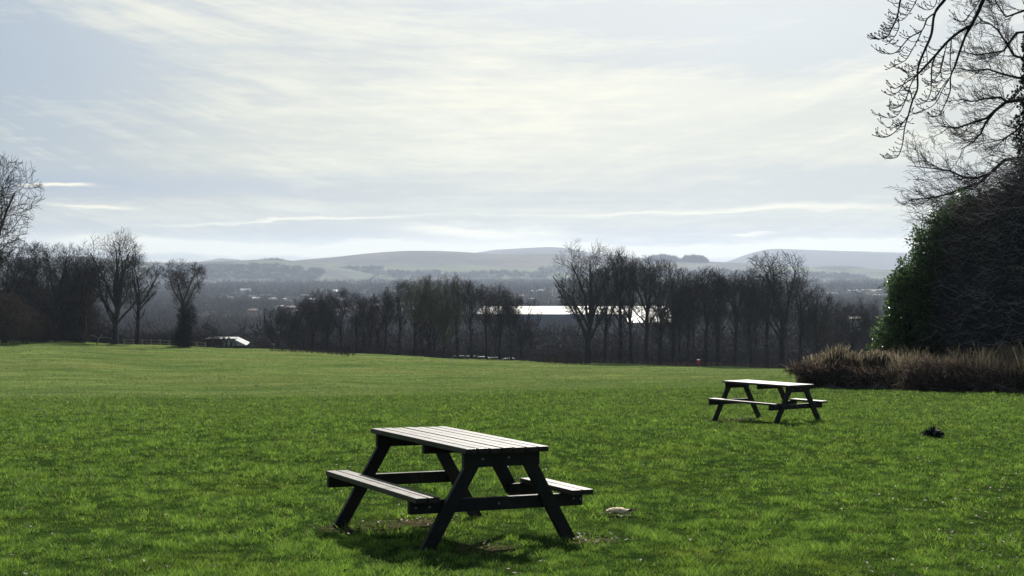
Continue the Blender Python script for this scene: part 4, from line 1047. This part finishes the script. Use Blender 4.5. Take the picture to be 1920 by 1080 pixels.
def hill_wood(pts_, D, depth, pxr, sr, n, label, seed):
    r = np.random.default_rng(seed); px = r.uniform(*pxr, n); s_ = r.uniform(*sr, n)+.05*(n1(px*.03, px*0+seed)-.5); row = np.interp(px, [p[0] for p in pts_], [p[1] for p in pts_])
    zc = CZ-(row-VH)/F*D; z = CZ-45+(zc-CZ+44)*np.cos(s_*PI/2)**1.15; C = np.stack([u_of(px)*D, D+s_*depth, z+3], 1)
    V, k = slivers(C, np.full((n, 3), [12., 12., 6.]), 34, 8, 1.8, seed=seed+1); mass('woodland', V, np.repeat(np.clip(r.normal(.25, .15, k), 0, 1), 3), M['wood_far'], label, 'woodland')
MAIN = [(470, 510), (520, 496), (560, 488), (640, 481), (700, 474), (760, 470), (820, 470), (880, 473), (940, 476), (1000, 475), (1060, 477), (1130, 481), (1200, 485), (1300, 489), (1400, 493), (1480, 499), (1560, 507)]
LOW = [(-900, 500), (-300, 492), (60, 488), (140, 478), (180, 484), (300, 492), (380, 491), (470, 487), (520, 485), (560, 490), (640, 500), (720, 512)]
hill_wood(MAIN, 6600, 1500, (560, 1010), (-.90, -.78), 520, 'dark wood belt along the foot of the central hill', 301)
hill_wood(MAIN, 6600, 1500, (640, 760), (-.74, -.68), 90, 'small wood on the lower slope of the central hill', 303)
hill_wood(MAIN, 6600, 1500, (1000, 1500), (-.88, -.66), 620, 'wooded lower slope at the right end of the central hill', 305)
hill_wood(LOW, 5600, 900, (360, 640), (-.9, -.45), 620, 'woods covering the low ridge left of the central hill', 307)
hill_wood(LOW, 5600, 900, (-300, 360), (-.9, -.3), 700, 'woods on the low ridge behind the left trees', 309)
# plantations on the skyline, each a compact wood
def plantation(pts, D, label, seed, nn=420):
    r = np.random.default_rng(seed); px = r.uniform(pts[0][0], pts[-1][0], nn); top = np.interp(px, [p[0] for p in pts], [p[1] for p in pts]); bot = max(p[1] for p in pts)+3
    row = top+(bot-top)*r.random(nn); DD = D+r.uniform(0, 120, nn); C = np.stack([u_of(px)*DD, DD, CZ-(row-VH)/F*DD-8], 1); R = np.full((nn, 3), 9.0)
    V, k = slivers(C, R, 30, 9, 3.0, seed=seed); mass('woodland', V, np.repeat(np.clip(r.normal(.2, .1, k), 0, 1), 3), M['wood_far'], label, 'woodland')
plantation([(1214, 485), (1222, 479), (1245, 477), (1268, 480), (1275, 486)], 6150, 'flat topped wood on the skyline above the right clump', 201)
plantation([(1277, 487), (1285, 480), (1300, 478), (1318, 480), (1326, 487)], 6150, 'smaller rounded wood on the skyline right of the flat topped one', 202)
plantation([(488, 488), (505, 485), (522, 485), (534, 489)], 5480, 'small dark wood on the skyline above the white shelter', 203, 200)

# ------------------------------------------------------------------ air
hb = MB(); hb.box((-8600, -260, -60), (8600, 13000, 245)); m, nt, out = new_mat('valley_haze'); g = N(nt)
pv = g('ShaderNodeVolumePrincipled', {'Color': (.63, .74, .92, 1), 'Density': 7.5e-5, 'Anisotropy': .35}); nt.links.new(pv.outputs[0], out.inputs['Volume'])
hz = hb.build('haze', m); tag(hz, 'thin blue haze filling the valley air', 'haze', kind='stuff')

# ------------------------------------------------------------------ sky and sun
EL, AZ = math.radians(35), math.radians(7)
w = bpy.data.worlds.new('World'); S.world = w; w.use_nodes = True; nt = w.node_tree; nt.nodes.clear(); g = N(nt)
out = nt.nodes.new('ShaderNodeOutputWorld')
sky = g('ShaderNodeTexSky', sky_type='NISHITA', sun_disc=False, sun_elevation=EL, sun_rotation=AZ, air_density=1.0, dust_density=1.5, ozone_density=2.0)
d = g('ShaderNodeTexCoord').outputs['Generated']; sp = g('ShaderNodeSeparateXYZ', {0: d}); x, y, z = sp.outputs
az = g.math('MULTIPLY', g.math('ARCTAN2', x, y), 180/PI); el = g.math('MULTIPLY', g.math('ARCSINE', z), 180/PI)
ae = g('ShaderNodeCombineXYZ', {0: az, 1: el, 2: 0.0}).outputs[0]
zc = g.math('ADD', g.math('MAXIMUM', z, 0), .10)
pl = g('ShaderNodeCombineXYZ', {0: g.math('DIVIDE', x, zc), 1: g.math('DIVIDE', y, zc), 2: 0.0}).outputs[0]
# warped azimuth/elevation for the individual clouds
wn = g('ShaderNodeTexNoise', {'Scale': .35, 'Detail': 5.0, 'Roughness': .6}); nt.links.new(g.mapping(ae, (.35, 1.6, 1)), wn.inputs['Vector'])
wc = g('ShaderNodeSeparateXYZ', {0: wn.outputs['Color']})
azw = g.math('ADD', az, g.math('MULTIPLY', g.math('SUBTRACT', wc.outputs[0], .5), 5.0)); elw = g.math('ADD', el, g.math('MULTIPLY', g.math('SUBTRACT', wc.outputs[1], .5), 1.5))
fine = g.noise(g.mapping(ae, (.5, 3.2, 1), (0, 0, .03)), 1.3, 6, .62, .6)
def blobs(L):
    tot = None
    for (px, row, rx, ry, s_, rot) in L:
        a = math.degrees(math.atan(u_of(px))); e = math.degrees(math.atan((VH-row)/F*math.cos(math.radians(a)))); k = math.degrees(1/F)
        dx = g.math('SUBTRACT', azw, a); dy = g.math('SUBTRACT', elw, e); c_, s2 = math.cos(rot), math.sin(rot)
        ux = g.math('DIVIDE', g.math('ADD', g.math('MULTIPLY', dx, c_), g.math('MULTIPLY', dy, s2)), rx*k)
        uy = g.math('DIVIDE', g.math('SUBTRACT', g.math('MULTIPLY', dy, c_), g.math('MULTIPLY', dx, s2)), ry*k)
        q = g.math('MULTIPLY', g.math('EXPONENT', g.math('MULTIPLY', g.math('ADD', g.math('MULTIPLY', ux, ux), g.math('MULTIPLY', uy, uy)), -1.0)), s_)
        tot = q if tot is None else g.math('ADD', tot, q)
    return tot
# cirrus veils, combed roughly along the wind
c1 = g.noise(g.mapping(pl, (.55, 1.9, 1), (0, 0, .10)), .9, 9, .60, .8)
c2 = g.noise(g.mapping(pl, (.5, 2.6, 1), (0, 0, -.22), (3, 7, 0)), 1.9, 8, .62, .5)
c3 = g.noise(g.mapping(ae, (.035, .30, 1), (0, 0, .02), (5, 1, 0)), 1.0, 5, .5, .4)
elu = g.math('SUBTRACT', el, g.math('MULTIPLY', g.math('MULTIPLY', az, az), .011))
cu = g('ShaderNodeCombineXYZ', {0: az, 1: elu, 2: 2.0}).outputs[0]
c4 = g.noise(g.mapping(cu, (.065, .46, 1)), 1.0, 10, .62, 1.3); c5 = g.noise(g.mapping(cu, (.16, 1.3, 1), (0, 0, .08)), 1.0, 8, .65, .8)
veil = g.math('ADD', g.math('ADD', g.math('MULTIPLY', c1, .45), g.math('MULTIPLY', c2, .25)), g.math('MULTIPLY', c3, .30))
veil = g.math('ADD', g.math('ADD', g.math('MULTIPLY', veil, .45), g.math('MULTIPLY', c4, .30)), g.math('MULTIPLY', c5, .25))
veil = g.ramp(g.math('ADD', veil, g.math('MULTIPLY', g.math('SUBTRACT', fine, .5), .16)), .42, .62)
white = g.math('MULTIPLY', blobs([(1180, 175, 420, 34, .75, 0.03), (900, 120, 150, 30, .5, .3), (330, 60, 330, 30, .45, -.35), (700, 260, 420, 60, .25, .05), (1000, 260, 600, 110, .35, 0), (1560, 160, 300, 22, .45, .18), (1300, 240, 400, 60, .3, 0)]), .62)
blue = blobs([(60, 120, 260, 150, .62, 0), (300, 350, 420, 26, .8, 0), (1500, 70, 330, 70, .85, 0), (1000, 20, 240, 40, .45, 0), (1560, 330, 420, 30, .5, 0), (1250, 440, 420, 16, .45, 0), (650, 440, 260, 16, .2, 0), (60, 330, 160, 90, .3, 0), (1250, 370, 500, 14, .35, 0)])
# base: Nishita through a thin grey veil
base = g('ShaderNodeVectorMath', {0: sky.outputs[0], 'Scale': 1.0}, operation='SCALE').outputs[0]
cfac = g.math('SUBTRACT', g.math('ADD', g.math('MULTIPLY', veil, .75), white), g.math('MULTIPLY', blue, .62), clamp=True)
thin = g.mix(g.ramp(el, 0, 14), (4.6, 4.75, 4.25), (2.8, 3.4, 4.1))
bl = g.mix(.15, (1.8, 2.6, 3.8), base)
skyc = g.mix(g.math('SUBTRACT', .80, g.math('MULTIPLY', blue, .8), clamp=True), bl, thin)
skyc = g.mix(cfac, skyc, (6.4, 6.4, 5.45))
# low bright cloud banks over the hills
low = blobs([(880, 466, 640, 16, 1.2, 0), (1500, 470, 400, 14, .8, 0), (300, 455, 220, 14, 1.0, -.04), (900, 436, 170, 11, 1.0, -.02), (130, 352, 66, 6, 1.1, -.03), (190, 392, 84, 5, .9, 0), (1000, 408, 760, 5, .35, .02), (1480, 390, 330, 9, .6, .03), (1424, 441, 42, 3.5, .8, 0),
             (1715, 450, 60, 9, 1.0, 0), (1500, 462, 500, 6, .6, 0), (560, 415, 300, 4, .5, .04)])
low = g.ramp(g.math('MULTIPLY', low, g.math('ADD', .62, g.math('MULTIPLY', fine, .8))), .12, .95)
skyc = g.mix(g.math('MULTIPLY', low, .9), skyc, (8.6, 8.2, 6.5))
# brighter air round the sun
sd = g('ShaderNodeVectorMath', {0: d, 1: (math.sin(AZ)*math.cos(EL), math.cos(AZ)*math.cos(EL), math.sin(EL))}, operation='DOT_PRODUCT').outputs['Value']
glow = g.ramp(sd, .76, 1.0, 0, .5); skyc = g.mix(glow, skyc, (12, 11.6, 10))
back = g('ShaderNodeVectorMath', {0: sky.outputs[0], 'Scale': .6}, operation='SCALE').outputs[0]   # clear blue sky away from the sun
skyc = g.mix(g.ramp(sd, .25, .72), back, skyc)
bg = g('ShaderNodeBackground', {'Color': skyc, 'Strength': .1}); nt.links.new(bg.outputs[0], out.inputs[0])

sun = bpy.data.lights.new('sun', 'SUN'); sun.energy = 5.0; sun.angle = math.radians(.6); sun.color = (1, .95, .86)
so = bpy.data.objects.new('sun', sun); COL.objects.link(so)
so.rotation_euler = (-Vector((math.sin(AZ)*math.cos(EL), math.cos(AZ)*math.cos(EL), math.sin(EL)))).to_track_quat('-Z', 'Y').to_euler()

cam = bpy.data.cameras.new('camera'); cam.sensor_width = 36; cam.lens = 36*F/1920; cam.clip_start = .1; cam.clip_end = 30000
co = bpy.data.objects.new('camera', cam); COL.objects.link(co); co.location = (0, 0, CZ)
co.rotation_euler = (PI/2-math.atan((540-VH)/F), 0, 0); S.camera = co
S.view_settings.view_transform = 'Standard'; S.view_settings.look = 'None'; S.view_settings.exposure = .35; S.view_settings.gamma = 1
S.cycles.use_denoising = True; S.cycles.max_bounces = 6; S.cycles.transparent_max_bounces = 8; S.cycles.volume_bounces = 0
S.cycles.use_adaptive_sampling = True; S.cycles.adaptive_threshold = .02
